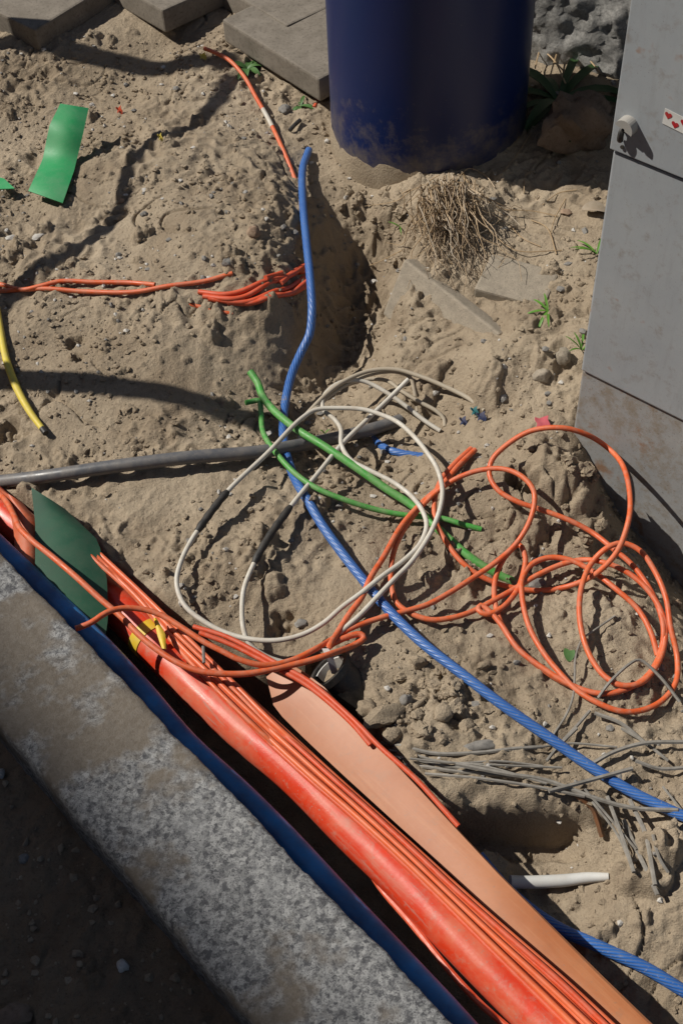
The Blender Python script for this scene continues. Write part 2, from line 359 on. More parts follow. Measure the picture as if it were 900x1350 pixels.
def rock_geo(c, size, seed, sub=3, rough=.25, ang=0.0, cuts=7):
    rg = np.random.default_rng(seed); V, F = ico(sub); V = V.copy()
    for _ in range(cuts):                         # broken facets
        d = rg.normal(size=3); d /= np.linalg.norm(d); lim = rg.uniform(.55, .9)
        q = V@d; V -= np.outer(np.maximum(q-lim, 0), d)*.85
    f = 1+rough*(noise2(V[:, 0]*1.7+V[:, 2]*1.3+seed, V[:, 1]*1.7-V[:, 2]*.9+seed*.7, seed % 7)+.5*noise2(V[:, 0]*4+V[:, 2]*3+seed, V[:, 1]*4-V[:, 2]*2.5, seed % 5)+.3*noise2(V[:, 0]*9+V[:, 2]*7, V[:, 1]*9-V[:, 2]*6+seed, 2))
    V = V*f[:, None]*np.asarray(size)
    ca, sa = math.cos(ang), math.sin(ang); V = np.c_[V[:, 0]*ca-V[:, 1]*sa, V[:, 0]*sa+V[:, 1]*ca, V[:, 2]]
    return V+np.asarray(c), F

# ------------------------------------------------------------------ ground: one sheet, fine in the dug-up part, reaching far out
CTRL = [(-150, 0, .0), (100, 60, -.01), (250, 60, -.01), (320, 130, -.02), (430, 150, -.03), (200, 95, -.035), (0, 110, -.03), (600, 60, -.01), (800, 60, .0),
 (0, 150, -.055), (0, 250, -.05), (60, 190, -.055), (150, 200, -.025), (250, 200, .005), (350, 200, -.015), (420, 250, -.05), (-120, 250, -.05), (-120, 450, -.06),
 (0, 350, -.045), (150, 320, -.025), (250, 300, .005), (350, 300, -.005), (425, 300, -.06), (0, 420, -.055), (150, 420, -.035), (300, 400, -.025), (375, 400, -.045), (425, 400, -.11),
 (470, 330, -.12), (480, 400, -.17), (470, 450, -.18), (430, 480, -.17), (395, 520, -.14), (520, 270, -.035), (540, 340, -.04), (600, 280, -.005), (650, 340, -.01), (700, 290, -.01), (780, 300, .01), (760, 360, .0), (740, 430, .0), (700, 480, -.015), (640, 480, -.02),
 (590, 440, -.05), (540, 420, -.06), (530, 470, -.07), (540, 520, -.105), (600, 540, -.085), (680, 540, -.05), (740, 540, -.02), (850, 500, .0),
 (0, 550, -.07), (150, 550, -.055), (300, 560, -.075), (380, 570, -.115), (450, 560, -.135), (500, 600, -.115), (560, 590, -.10), (40, 620, -.085), (150, 680, -.075), (250, 680, -.075), (350, 680, -.065), (450, 680, -.075), (550, 680, -.085), (620, 650, -.07),
 (690, 620, -.045), (740, 620, -.040), (780, 655, -.065), (780, 600, -.075), (800, 640, -.125), (820, 680, -.17), (850, 715, -.20), (890, 770, -.25), (930, 830, -.26), (800, 712, -.10), (835, 760, -.125), (720, 700, -.09), (200, 775, -.085), (280, 790, -.085), (350, 770, -.075), (450, 780, -.08), (550, 760, -.095), (650, 760, -.105), (750, 760, -.10), (870, 810, -.125), (920, 850, -.13),
 (380, 830, -.095), (460, 840, -.09), (550, 840, -.085), (650, 860, -.095), (750, 860, -.10), (850, 880, -.10), (490, 900, -.095), (560, 930, -.085), (650, 940, -.095), (760, 960, -.10), (870, 980, -.105), (530, 980, -.095), (600, 1010, -.095), (700, 1020, -.10), (800, 1030, -.105), (950, 1040, -.11),
 (600, 1055, -.10), (700, 1055, -.105), (690, 1118, -.165), (770, 1125, -.145), (660, 1150, -.16), (740, 1155, -.16), (730, 1185, -.165), (830, 1125, -.135), (890, 1110, -.10), (800, 1200, -.135), (880, 1240, -.135), (760, 1225, -.16), (850, 1290, -.165), (950, 1330, -.16), (1000, 1150, -.11)]
RIM = [(-160, 560), (-60, 610), (0, 640), (45, 655), (150, 735), (250, 815), (330, 850), (400, 862), (455, 872), (480, 905), (492, 940), (540, 1000), (570, 1040), (620, 1085), (660, 1140), (700, 1190), (760, 1240), (830, 1310), (880, 1360), (940, 1420)]
_rp = np.array([as_xy(*U(px, py, -.09)[:2]) for px, py in RIM])
cp = np.array([U(*c) for c in CTRL]); cen = cp[:, :2].mean(0)
def tps(r2): return np.where(r2 > 1e-12, r2*np.log(np.maximum(r2, 1e-12)), 0)
_A = tps(((cp[:, None, :2]-cp[None, :, :2])**2).sum(2))+np.eye(len(cp))*2e-4
_P = np.c_[np.ones(len(cp)), cp[:, :2]-cen]
_W = np.linalg.solve(np.block([[_A, _P], [_P.T, np.zeros((3, 3))]]), np.r_[cp[:, 2], 0, 0, 0])
DX = .0026
X0, X1, Y0, Y1 = -.88, 1.02, .26, 2.86
xc = np.arange(X0, X1, DX); yc = np.arange(Y0, Y1, DX)
def outer(a, far=60.0):
    q = []; d = DX; x = a
    while d < far: d *= 1.5; x = a+np.sign(1)*0; q.append(d)
    return np.cumsum(q)
oo = outer(0); oo = oo[oo < 90]
GX = np.concatenate([xc[0]-oo[::-1], xc, xc[-1]+oo]); GY = np.concatenate([yc[0]-oo[::-1], yc, yc[-1]+oo])
XX, YY = np.meshgrid(GX, GY)
XL, YL = np.clip(XX, X0-.1, X1+.1), np.clip(YY, Y0-.05, Y1+.1)
Hh = _W[-3]+_W[-2]*(XL-cen[0])+_W[-1]*(YL-cen[1])
for (qx, qy, _), w in zip(cp, _W[:-3]): Hh += w*tps((XL-qx)**2+(YL-qy)**2)
Hh = np.clip(Hh, -.27, .03)
away = smooth(0.0, .7, np.maximum(np.maximum(X0-XX, XX-X1), np.maximum(Y0-YY, YY-Y1)))
Hh = Hh*(1-away)+(-.03)*away
# relief
rmask = smooth(-.25, .35, noise2(XL*4.1+3, YL*4.1, 1))
_hc = U(465, 400, -.12); hmask = np.exp(-((XL-_hc[0])**2+(YL-_hc[1])**2)/(2*.13**2)); rmask = np.maximum(rmask, hmask)
Hh += hmask*(.016*noise2(XL*18, YL*18, 41)+.012*(1-2*np.abs(noise2(XL*36, YL*36, 42)))+.006*noise2(XL*75, YL*75, 43))            # crumbly or smooth sand
Hh += .012*noise2(XL*7, YL*7, 2)+.009*noise2(XL*15, YL*15, 3)*(.5+.5*rmask)
Hh += .0070*(1-2*np.abs(noise2(XL*28, YL*28, 4)))*(.2+.8*rmask)-.003
wx, wy = XL+.004*noise2(XL*70, YL*70, 24), YL+.004*noise2(XL*70, YL*70, 25)      # ragged, not bubbly
Hh += .0045*noise2(wx*48, wy*48, 5)*(.2+.8*rmask)
smk = smooth(-.15, .45, noise2(XL*11, YL*11, 28))
Hh += .0060*np.maximum(noise2(wx*80, wy*80, 26)-.15, 0)*(.15+.85*rmask)*(.2+1.2*smk)*1.6
Hh += .0026*np.maximum(noise2(wx*150, wy*150, 6)-.1, 0)*(.3+.9*smk)*1.5
Hh += .0009*noise2(XL*185, YL*185, 8)
# drag and erosion marks: short cracks
cr = np.abs(noise2(XL*9+2.5*noise2(XL*5, YL*5, 9), YL*9, 10)); Hh -= .010*smooth(.05, .0, cr)*smooth(.1, .4, noise2(XL*6, YL*6, 12))
# clods pressed in the soil
def splat(x, y, r, hgt, sq=1.0, ang=0.0):
    i0, i1 = np.searchsorted(GX, [x-r*1.5, x+r*1.5]); j0, j1 = np.searchsorted(GY, [y-r*1.5, y+r*1.5])
    if i1-i0 < 2 or j1-j0 < 2: return
    dx = XX[j0:j1, i0:i1]-x; dy = YY[j0:j1, i0:i1]-y; ca, sa = math.cos(ang), math.sin(ang)
    u = (dx*ca+dy*sa)/sq; v = (-dx*sa+dy*ca)*sq
    wob = 1+.55*noise2((x+dx)*1.1/r+7+x*90, (y+dy)*1.1/r+y*70, 13)
    d = np.sqrt(u*u+v*v)/(r*wob)
    Hh[j0:j1, i0:i1] += hgt*np.sqrt(np.clip(1-d**2.4, 0, 1))*(1+.5*noise2((x+dx)*2.6/r, (y+dy)*2.6/r, 27))
n_l = 1500
lx = RNG.uniform(-.75, .85, n_l); ly = RNG.uniform(.42, 2.6, n_l); lr = .0028*(1-RNG.random(n_l))**(-.62); lr = np.clip(lr, .0028, .017)
keep = (noise2(lx*5+1, ly*5, 1) > -.25) | (RNG.random(n_l) < .25)
for x, y, r in zip(lx[keep], ly[keep], lr[keep]): splat(x, y, r, r*RNG.uniform(.45, .95), RNG.uniform(.8, 1.25), RNG.uniform(0, 3.1))
for px, py, r, hg in [(735, 630, .045, .022), (768, 645, .032, .024), (700, 600, .03, .012), (690, 690, .03, .014), (640, 520, .03, .016), (560, 500, .035, .02), (535, 330, .03, .02), (560, 360, .028, .02), (500, 285, .026, .02), (540, 400, .028, .016), (470, 270, .02, .015), (680, 460, .03, .014), (720, 455, .022, .014),
                      (860, 1110, .04, .035), (795, 1195, .018, .014), (880, 1090, .03, .022), (360, 760, .022, .012), (340, 700, .02, .012), (420, 660, .022, .016), (330, 740, .02, .01), (240, 700, .02, .01), (850, 890, .02, .012), (760, 820, .025, .01), (600, 890, .02, .012)]:
    w = U(px, py, -.06); splat(w[0], w[1], r, hg, 1.1, random.uniform(0, 3))
# pits and footprints
for px, py, r, hg in [(680, 635, .018, -.05), (100, 455, .016, -.018), (105, 478, .012, -.014), (10, 560, .03, -.03), (430, 870, .034, -.06), (500, 300, .02, -.02), (250, 820, .02, -.015), (370, 800, .02, -.02), (405, 560, .02, -.015), (700, 645, .012, -.03)]:
    w = U(px, py, -.06); splat(w[0], w[1], r, hg, 1.0, 0)
# buried ridge across the lower right
pa, pb = U(558, 1046, -.09)[:2], U(790, 1052, -.09)[:2]; ab = pb-pa
tt = np.clip(((XX-pa[0])*ab[0]+(YY-pa[1])*ab[1])/(ab@ab), 0, 1); dd = np.hypot(XX-pa[0]-tt*ab[0], YY-pa[1]-tt*ab[1])
Hh += .020*np.sqrt(np.clip(1-(dd/.020)**2, 0, 1))
nrm_ = np.array([ab[1], -ab[0]])/np.linalg.norm(ab); pd = (XX-pa[0])*nrm_[0]+(YY-pa[1])*nrm_[1]
tq = ((XX-pa[0])*ab[0]+(YY-pa[1])*ab[1])/(ab@ab)+.05*noise2(XX*25, YY*25, 29)
hol = smooth(.013, .019, pd)*smooth(.060, .035, pd+.010*noise2(XX*30, YY*30, 30))*smooth(-.25, .0, tq)*smooth(1.0, .80, tq)
Hh = Hh*(1-hol)+np.minimum(Hh, -.195)*hol
# trench between the kerb and the bank, and the road bed in front of the kerb
AA, SS = as_xy(XX, YY)
rim = np.interp(AA, _rp[:, 0], _rp[:, 1])+.006*noise2(AA*30, SS*30, 15)
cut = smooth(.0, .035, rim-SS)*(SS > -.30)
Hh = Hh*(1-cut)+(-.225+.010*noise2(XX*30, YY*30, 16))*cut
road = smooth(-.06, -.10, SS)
near = 1-away
Hh = Hh*(1-road)+road*(-.028+near*(.010*noise2(XX*9, YY*9, 17)+.006*noise2(XX*26, YY*26, 18)+.0035*noise2(XX*60, YY*60, 19)+.002*noise2(XX*130, YY*130, 20)))
for x, y, r in zip(lx, ly, lr):
    a_, s_ = as_xy(x, y)
    if s_ < -.17: splat(x, y, r*.9, r*.6)
ny, nx = XX.shape
me = bpy.data.meshes.new('soil_ground')
co = np.stack([XX, YY, Hh], 2).reshape(-1, 3).astype(np.float32)
ii = (np.arange(ny-1)[:, None]*nx+np.arange(nx-1)[None, :]).ravel()
quads = np.stack([ii, ii+1, ii+1+nx, ii+nx], 1).astype(np.int32)
me.vertices.add(len(co)); me.vertices.foreach_set('co', co.ravel())
me.loops.add(quads.size); me.loops.foreach_set('vertex_index', quads.ravel())
me.polygons.add(len(quads)); me.polygons.foreach_set('loop_start', np.arange(0, quads.size, 4, dtype=np.int32)); me.polygons.foreach_set('loop_total', np.full(len(quads), 4, dtype=np.int32))
me.update(); me.shade_smooth(); me.materials.append(M['sand'])
at = me.attributes.new('shade_damp', 'FLOAT', 'POINT'); at.data.foreach_set('value', (np.maximum(road, .75*cut)*(1-.0*away)).ravel().astype(np.float32))  # mask for the painted road-bed shade and the damp trench
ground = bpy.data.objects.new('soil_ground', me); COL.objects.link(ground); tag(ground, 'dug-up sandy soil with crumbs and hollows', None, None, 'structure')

def hgt(x, y):
    i = np.clip(np.searchsorted(GX, x)-1, 0, nx-2); j = np.clip(np.searchsorted(GY, y)-1, 0, ny-2)
    u = (x-GX[i])/(GX[i+1]-GX[i]); v = (y-GY[j])/(GY[j+1]-GY[j])
    return (Hh[j, i]*(1-u)+Hh[j, i+1]*u)*(1-v)+(Hh[j+1, i]*(1-u)+Hh[j+1, i+1]*u)*v
def G(px, py, lift=0.0):
    """point where the sight line of that pixel meets the soil (raised by lift)"""
    d = ray(px, py); z = np.linspace(.22, -.24, 460); t = (z-CAMH)/d[2]
    below = z < hgt(d[0]*t, d[1]*t)+lift
    k = int(np.argmax(below)) if below.any() else 300
    return np.array([d[0]*t[k], d[1]*t[k], z[k]])
def path(pts, r, lift=0.0, sink=.5, settle=True, step=.006, zabs=None):
    """cable through pixels (px, py[, height over the soil]); rests on the soil where it would cut through it"""
    P = np.array([G(p[0], p[1], (p[2] if len(p) > 2 else lift)+r) for p in pts])
    z = P[:, 2].copy()                                # no sudden steps in the height of a stiff cable
    for _ in range(2):
        zz = z.copy(); zz[1:-1] = .25*z[:-2]+.5*z[1:-1]+.25*z[2:]; z = zz
    P = np.array([U(p[0], p[1], q) for p, q in zip(pts, z)])
    if zabs is not None: P = np.array([U(p[0], p[1], zabs(p)) if zabs(p) is not None else q for p, q in zip(pts, P)])
    C = catmull(P, step)
    if settle:
        lo = hgt(C[:, 0], C[:, 1])+r*sink; up = np.maximum(lo-C[:, 2], 0)
        hw = max(4, int(.028/step)); k = np.hanning(2*hw+3)[1:-1]; k /= k.sum()
        for _ in range(2): up = np.maximum(up*.6, np.convolve(np.pad(up, hw, mode='edge'), k, 'valid'))
        up = np.convolve(np.pad(up, hw, mode='edge'), k, 'valid')
        C[:, 2] += up
    return C
def near_cabinet(p):      # the loops stand on the coil here, not in the slot beside the cabinet
    return -.092+p[2] if p[0] > 783 and 560 < p[1] < 850 else None
def over_trench(p):
    if p[0] < 430: return float(np.interp(p[0], [100, 140, 200, 300, 430], [.004, .008, -.006, -.022, -.05]))
    return near_cabinet(p)
def over_sheet(p):
    return float(np.interp(p[0], [-60, 0, 30, 100, 200, 300, 440], [-.05, -.045, -.006, -.004, -.022, -.030, -.048])) if p[0] < 440 and p[1] < 900 else None
def cable(name, pts, r, mat, label, cat='cable', group=None, lift=0.0, sides=10, **kw):
    rk = {k: kw.pop(k) for k in ('ribs', 'twist', 'depth') if k in kw}
    o = tube(name, path(pts, r, lift, **kw), r, mat, None, sides, **rk)
    return tag(o, label, cat, group)

# ------------------------------------------------------------------ far house whose roof line shades the road bed (off frame)
def house():
    hgt_w = 12.0; shade_s = -.050                       # where the roof's shadow edge falls across the kerb
    run = hgt_w/math.tan(SUN_EL); off = run*float(SUNH@KN); slide = run*float(SUNH@KD)
    s0 = shade_s+off; a0 = slide
    base = xy_as(a0, s0); ang = math.atan2(KD[1], KD[0])
    e = empty('terraced_house', (*base, -.03), 'tall brick house across the road behind the camera', 'house'); e.rotation_euler = (0, 0, ang)
    L = 26.0
    def part(name, cx, cy, cz, sx, sy, sz, mat, parent=e):
        V, F = box_geo(cx, cy, cz, sx, sy, sz, 0, .01); return mesh_obj(name, V, F, mat, parent, False, True)
    part('wall', 0, -3.03, hgt_w/2-.15, L, 6.0, hgt_w-.3, M['brick']); part('roof', 0, -3.0, hgt_w-.13, L+.05, 6.0, .26, M['concrete'])
    for i in range(8):
        for k in range(3):
            w = part('window', -10.5+3*i, -.01, 2.2+3.4*k, 1.3, .10, 1.7, M['stickerw']); p = part('pane', 0, .055, 0, 1.1, .02, 1.5, M['glass'], w); p.location = (-10.5+3*i, 0, 2.2+3.4*k)
house()

# ------------------------------------------------------------------ kerb stone
def kerb():
    import bmesh
    n = 150; A = np.linspace(-.55, 1.25, 260); prof = []
    for s, z in [(-.150, -.16), (-.150, -.05)]+[(-.150, -.02), (-.150, .012), (-.1495, .040), (-.147, .046), (-.143, .0493)]+[(-.143+i*.1360/26, .05) for i in range(1, 26)]+[(-.004, .0488), (-.001, .046), (0, .041), (0, .01), (0, -.05), (0, -.16)]: prof.append((s, z))
    V = []; m = len(prof)
    for a in A:
        for s, z in prof:
            x, y = xy_as(a, s)
            e = .0018*float(noise2(np.array([a*14.]), np.array([s*14.]), 21)[0])+.0012*float(noise2(np.array([a*55.]), np.array([s*55.+z*40]), 22)[0])
            edge = .0016*float(noise2(np.array([a*7.]), np.array([7.+np.sign(s+.07)*3]), 23)[0])+.0012*float(noise2(np.array([a*75.]), np.array([3.+np.sign(s+.07)*3]), 23)[0])
            sgn = 1 if s > -.075 else -1
            out = sgn*(e+edge) if abs(s+.075) > .060 else 0
            x += KN[0]*out; y += KN[1]*out
            V.append((x, y, z+(e if z > .02 else 0)-(abs(edge)*.8 if abs(s+.075) > .066 and z > .02 else 0)))
    F = [(i*m+j, i*m+j+1, (i+1)*m+j+1, (i+1)*m+j) for i in range(len(A)-1) for j in range(m-1)]
    F += [tuple(range(m-1, -1, -1)), tuple((len(A)-1)*m+j for j in range(m))]
    o = mesh_obj('kerb_stone', V, F, M['granite']); tag(o, 'long speckled granite kerb stone with brown stains beside the trench', 'kerb')
kerb()

# ------------------------------------------------------------------ paving slabs
def slab(front, ang, z, label, size=.30, tilt=(0, 0), th=.05):
    f = U(*front, z+th/2)[:2]; u = np.array([math.cos(ang), math.sin(ang)]); v = np.array([-u[1], u[0]])
    c = f+(u+v)*size/2
    V, F = box_geo(c[0], c[1], z, size, size, th, ang, .005, tilt)
    V = np.array(V); V[:, 2] += .0012*noise2(V[:, 0]*40, V[:, 1]*40, 4)
    o = mesh_obj('paving_slab', V, F, M['concrete'], None, False); tag(o, label, 'paving slab', 'concrete slabs at the edge of the dig')
slab((45, 35), math.radians(48), .025, 'concrete paving slab with a clear corner, farthest slab from the blue post', tilt=(.02, -.03))
slab((215, 18), math.radians(40), .025, 'concrete paving slab with its corner pointing at the green plastic strip', tilt=(-.02, .02))
slab((378, 35), math.radians(38), .024, 'concrete paving slab wedged behind the slab beside the blue post', tilt=(.0, .01))
slab((420, 102), math.radians(39), .022, 'dusty concrete paving slab touching the blue post, green weed at its corner', tilt=(.015, -.01))
for k, (px, py, a) in enumerate([(130, -75, 42), (290, -70, 40)]): slab((px, py), math.radians(a), .025, 'concrete paving slab in the row behind the broken pavement edge')

# ------------------------------------------------------------------ blue post
def blue_post():
    c = np.array([.205, 2.135]); R = .183; n = 96
    e = empty('blue_post', (c[0], c[1], -.06), 'thick dark blue cylindrical post with mud on its foot', 'post')
    prof = [(R*1.0, -.10), (R*1.003, .03), (R, .05), (R, .30), (R, .9), (R, 1.6), (R*.98, 1.62), (.0, 1.64)]
    V = []; F = []
    for r, z in prof:
        for k in range(n): V.append((c[0]+r*math.cos(2*math.pi*k/n), c[1]+r*math.sin(2*math.pi*k/n), z))
    for i in range(len(prof)-1):
        for k in range(n): F.append((i*n+k, i*n+(k+1) % n, (i+1)*n+(k+1) % n, (i+1)*n+k))
    mesh_obj('shaft', V, F, M['post'], e)
    V = []; F = []                                   # mortar collar sitting in the soil
    for q, (r, z) in enumerate([(R*1.012, -.10), (R*1.018, -.012), (R*1.010, .012), (R*1.0, .020)]):
        for k in range(n):
            w = 1+.006*math.sin(k*.9)+.004*math.sin(k*2.3); zz = z-.012+(.006*math.sin(k*.31)+.003*math.sin(k*1.3) if q else 0)
            V.append((c[0]+r*w*math.cos(2*math.pi*k/n), c[1]+r*w*math.sin(2*math.pi*k/n), zz))
    for i in range(3):
        for k in range(n): F.append((i*n+k, i*n+(k+1) % n, (i+1)*n+(k+1) % n, (i+1)*n+k))
    mesh_obj('foot_collar', V, F, M['sand'], e)
blue_post()

# ------------------------------------------------------------------ street cabinet
def cabinet():
    c = U(757, 545, 0)[:2]; u = np.array([.741, -.671]); v = np.array([.671, .741])     # u along the visible face, v into the cabinet
    ang = math.atan2(u[1], u[0]); Wd, Dp = .75, .32
    e = empty('street_cabinet', (*(c+u*Wd/2+v*Dp/2), -.05), 'weathered grey steel street cabinet with a door knob and heart sticker', 'cabinet')
    def bx(name, u0, u1, v0, v1, z0, z1, mat, parent=e, bev=.003):
        m = c+u*(u0+u1)/2+v*(v0+v1)/2; V, F = box_geo(m[0], m[1], (z0+z1)/2, u1-u0, v1-v0, z1-z0, ang, bev); return mesh_obj(name, V, F, mat, parent, False)
    def pt(uu, vv, z): return np.array([*(c+u*uu+v*vv), z])
    bx('plinth', .0, Wd, .004, Dp, -.25, .0872, M['plinth'])
    bx('side_panel', .0, Wd, .0, Dp, .089, .46, M['steel'])
    bx('carcass', .012, Wd-.012, .012, Dp-.01, .461, 1.15, M['steel'])
    d = bx('door', -.003, Wd+.003, -.004, .0115, .464, 1.15, M['steel'], bev=.0015)
    bx('roof', -.03, Wd+.03, -.03, Dp+.03, 1.151, 1.19, M['steel'])
    # half round latch knob with its shank and screw
    K = pt(.018, -.004, .506); V = []; F = []; n = 14
    for dep in (0.0, -.014):
        for k in range(n+1):
            t = math.pi*k/n-.35; V.append(K+np.array([*(u*(.0125*math.cos(t))+v*dep), .0125*math.sin(t)]))
        for k in range(n+1):
            t = math.pi*(n-k)/n-.35; V.append(K+np.array([*(u*(.0022*math.cos(t))+v*dep), .0022*math.sin(t)]))
    q = 2*n+2; F = [(k, (k+1) % q, q+(k+1) % q, q+k) for k in range(q)]
    for k in range(n): F.append((k, 2*n+1-k, 2*n-k, k+1)[::-1]); F.append((q+k, q+2*n+1-k, q+2*n-k, q+k+1))
    kn = mesh_obj('knob', V, F, M['knob'], d, False)
    S = [pt(.013, -.004, .500), pt(.013, -.010, .499), pt(.0125, -.011, .490), pt(.012, -.009, .485)]
    tube('shank', catmull(S, .003), .004, M['hole'], d, 8); tube('screw', [pt(.014, -.0035, .474), pt(.014, -.006, .474)], .0026, M['hole'], d, 10)
    # sticker: white strip with red hearts
    u0, z0 = .060, .525
    def sp(a, b, lift): return pt(u0+a*.985+b*.02, -.004-lift, z0-a*.10+b)
    V, F = sheet_geo([[sp(a, b, .0006) for b in np.linspace(0, .020, 3)] for a in np.linspace(0, .11, 8)], .0004)
    st = mesh_obj('sticker', V, F, M['stickerw'], d, False)
    for k in range(10):
        a0, b0 = .006+.0106*k, .0135 if k % 2 == 0 else .0062; hv = [sp(a0, b0, .0012)]
        for t in np.linspace(0, 2*math.pi, 25)[:-1]:
            hx = 16*math.sin(t)**3; hz = 13*math.cos(t)-5*math.cos(2*t)-2*math.cos(3*t)-math.cos(4*t); hv.append(sp(a0+hx*.00030, b0+hz*.00030, .0012))
        mesh_obj('printed_heart', hv, [(0, 1+k2, 1+(k2+1) % 24) for k2 in range(24)], M['red'], st, False)
cabinet()

# ------------------------------------------------------------------ rough wall behind
def rough_wall():
    b0 = np.array([.36, 2.36]); u = np.array([.87, -.493]); nrm = np.array([-.493, -.87]); rows = []
    for z in np.linspace(-.1, .9, 110):
        row = []
        for t in np.linspace(-.15, .75, 110):
            d = .008*float(noise2(np.array([t*22.]), np.array([z*22.]), 31)[0])+.005*float(noise2(np.array([t*60.]), np.array([z*60.]), 32)[0])
            p = b0+u*t+nrm*d; row.append((p[0], p[1], z))
        rows.append(row)
    V, F = sheet_geo(rows, .0); k = len(V)//2; V[k:] = np.array([[(*(b0+u*t-nrm*.14), z) for t in np.linspace(-.15, .75, 110)] for z in np.linspace(-.1, .9, 110)]).reshape(-1, 3)
    o = mesh_obj('garden_wall', V, F, M['render']); o.data.shade_smooth(); tag(o, 'rough pebbled grey wall behind the big stone and the blue post', 'wall')
rough_wall()

# ------------------------------------------------------------------ embedded concrete pieces
def edging(p0, p1, z, w, th, label, tilt=0.0, lean=0.0):
    a, b = U(*p0, z), U(*p1, z); d = b-a; c = (a+b)/2; ang = math.atan2(d[1], d[0])
    V, F = box_geo(c[0], c[1], c[2], np.linalg.norm(d), w, th, ang, .004, (lean, tilt)); o = mesh_obj('concrete_edging', V, F, M['edging'], None, False); tag(o, label, 'edging stone')
edging((525, 380), (650, 474), -.067, .030, .11, 'thin concrete edging slab on edge, half buried in the bank below the roots', 0.03, -.45)
edging((635, 372), (725, 394), -.030, .09, .05, 'smooth flat concrete piece showing through the sand below the root clump', 0.03, .06)
# big stone
c = G(757, 205, .0); V, F = rock_geo(c+np.array([0, .03, .03]), (.075, .055, .075), 5, 4, .22, .3, 8); tag(mesh_obj('boulder', V, F, M['rock']), 'big brown stone in the shade between blue post and cabinet', 'stone')

# ------------------------------------------------------------------ trench: pipes, ducts, boards
def zline(pts, zs):
    zz = np.interp(np.arange(len(pts)), np.linspace(0, len(pts)-1, len(zs)), zs); return np.array([U(p[0], p[1], q) for p, q in zip(pts, zz)])
BP = [(-70, 660), (20, 745), (131, 854), (186, 914), (246, 984), (311, 1044), (376, 1109), (436, 1174), (511, 1254), (586, 1334), (680, 1440)]
tag(tube('blue_pipe', catmull(zline(BP, [-.040]), .02), .0180, M['bluepipe'], None, 24), 'scratched dark blue pipe squeezed against the granite kerb', 'pipe')
OP = [(-80, 600), (20, 690), (90, 745), (160, 805), (205, 850), (260, 905), (320, 960), (390, 1018), (470, 1098), (522, 1148), (597, 1226), (648, 1278), (720, 1350), (800, 1430)]
e = empty('orange_duct_pipe', (*U(390, 1018, -.12)[:2], -.12), 'thick scuffed orange-red duct pipe along the trench', 'pipe')
OPc = catmull(zline(OP, [-.098, -.09, -.085]), .012); tube('pipe', OPc, .0285, M['pipe'], e, 28)
def ring_on(center, r, width, mat, name, parent, skew=0.0):
    i = int(np.argmin(((OPc-center)**2).sum(1))); d = OPc[i+1]-OPc[i-1]; d /= np.linalg.norm(d)
    tube(name, [OPc[i]-d*width/2, OPc[i], OPc[i]+d*width/2], r, mat, parent, 28)
ring_on(U(194, 845, -.09), .0298, .019, M['tape'], 'yellow_tape', e)
# microduct bundle
BL = [(62, 680), (102, 720), (144, 760), (195, 804), (230, 850), (272, 895), (318, 943), (358, 985), (450, 1066), (540, 1150), (640, 1250), (735, 1345), (800, 1412)]
BR = [(62, 660), (104, 702), (147, 742), (205, 800), (262, 855), (335, 925), (376, 962), (446, 1024), (540, 1108), (640, 1200), (740, 1285), (805, 1345), (870, 1405)]
def resamp(P, n):
    P = np.array(P, float); s = np.concatenate([[0], np.cumsum(np.linalg.norm(np.diff(P, axis=0), axis=1))]); q = np.linspace(0, s[-1], n); return np.c_[np.interp(q, s, P[:, 0]), np.interp(q, s, P[:, 1])]
bl, br = resamp(BL, 14), resamp(BR, 14)
for i in range(9):
    top = i >= 6; f = (i+.5)/6 if not top else (.22, .50, .80)[i-6]; P = []
    for k in range(14):
        ff = np.clip(f+(.13*math.sin(k*.9+i*2.1)+.06*math.sin(k*1.7+i))*max(.12, 1-k/8), 0.0, 1.0)
        p = bl[k]*(1-ff)+br[k]*ff; P.append(U(p[0], p[1], -.058-.005*f+(.0066 if top else 0)+.0045*math.sin(k*1.1+i*1.9)*max(.25, 1-k/8)))
    tag(tube('microduct', catmull(P, .012), .0034 if i % 3 else .0038, M['duct'] if i % 4 else M['orange2'], None, 10), 'thin orange microduct in the straight bundle lying on the orange pipe', 'microduct', 'bundle of orange microducts')
for i, f in enumerate((.10, .36, .62, .95)):
    P = []
    for k in range(1, 7):
        ff = np.clip(f+.10*math.sin(k*1.3+i*1.4), 0, 1); p = bl[k]*(1-ff)+br[k]*ff; P.append(U(p[0], p[1], -.050+.004*math.sin(k*1.9+i)-(.020 if k == 6 else 0)))
    tag(tube('microduct', catmull(P, .012), .0034, M['duct'] if i % 2 else M['orange'], None, 10), 'short orange microduct ending where the bundle draws together', 'microduct', 'short ducts in the bundle')
# single wire in the dark gap
tag(tube('thin_duct', catmull(zline([(440, 1075), (472, 1120), (500, 1168), (545, 1221), (590, 1277), (638, 1328), (680, 1364), (730, 1410)], [-.10, -.098, -.085, -.085]), .012), .0042, M['orange2'], None, 8), 'single thin orange duct hanging in the dark gap beside the blue pipe', 'microduct')
# peach cover board
PLl = [(352, 893), (362, 935), (395, 968), (450, 1020), (540, 1102), (640, 1196), (740, 1282), (812, 1350), (880, 1412)]
PLr = [(380, 872), (425, 903), (480, 965), (545, 1032), (600, 1091), (660, 1155), (720, 1215), (790, 1285), (855, 1348), (925, 1412)]
ql, qr = resamp(PLl, 40), resamp(PLr, 40); grid = []
for k in range(40):
    row = []
    for j in range(9):
        f = j/8; p = ql[k]*(1-f)+qr[k]*f; row.append(U(p[0], p[1], -.085+.022*f-.002*(4*f*(1-f))+.0008*math.sin(k*.35)))
    grid.append(row)
V, F = sheet_geo(grid, .004); tag(mesh_obj('cover_board', V, F, M['peach']), 'flat peach coloured plastic cover board leaning in the trench', 'cover board')
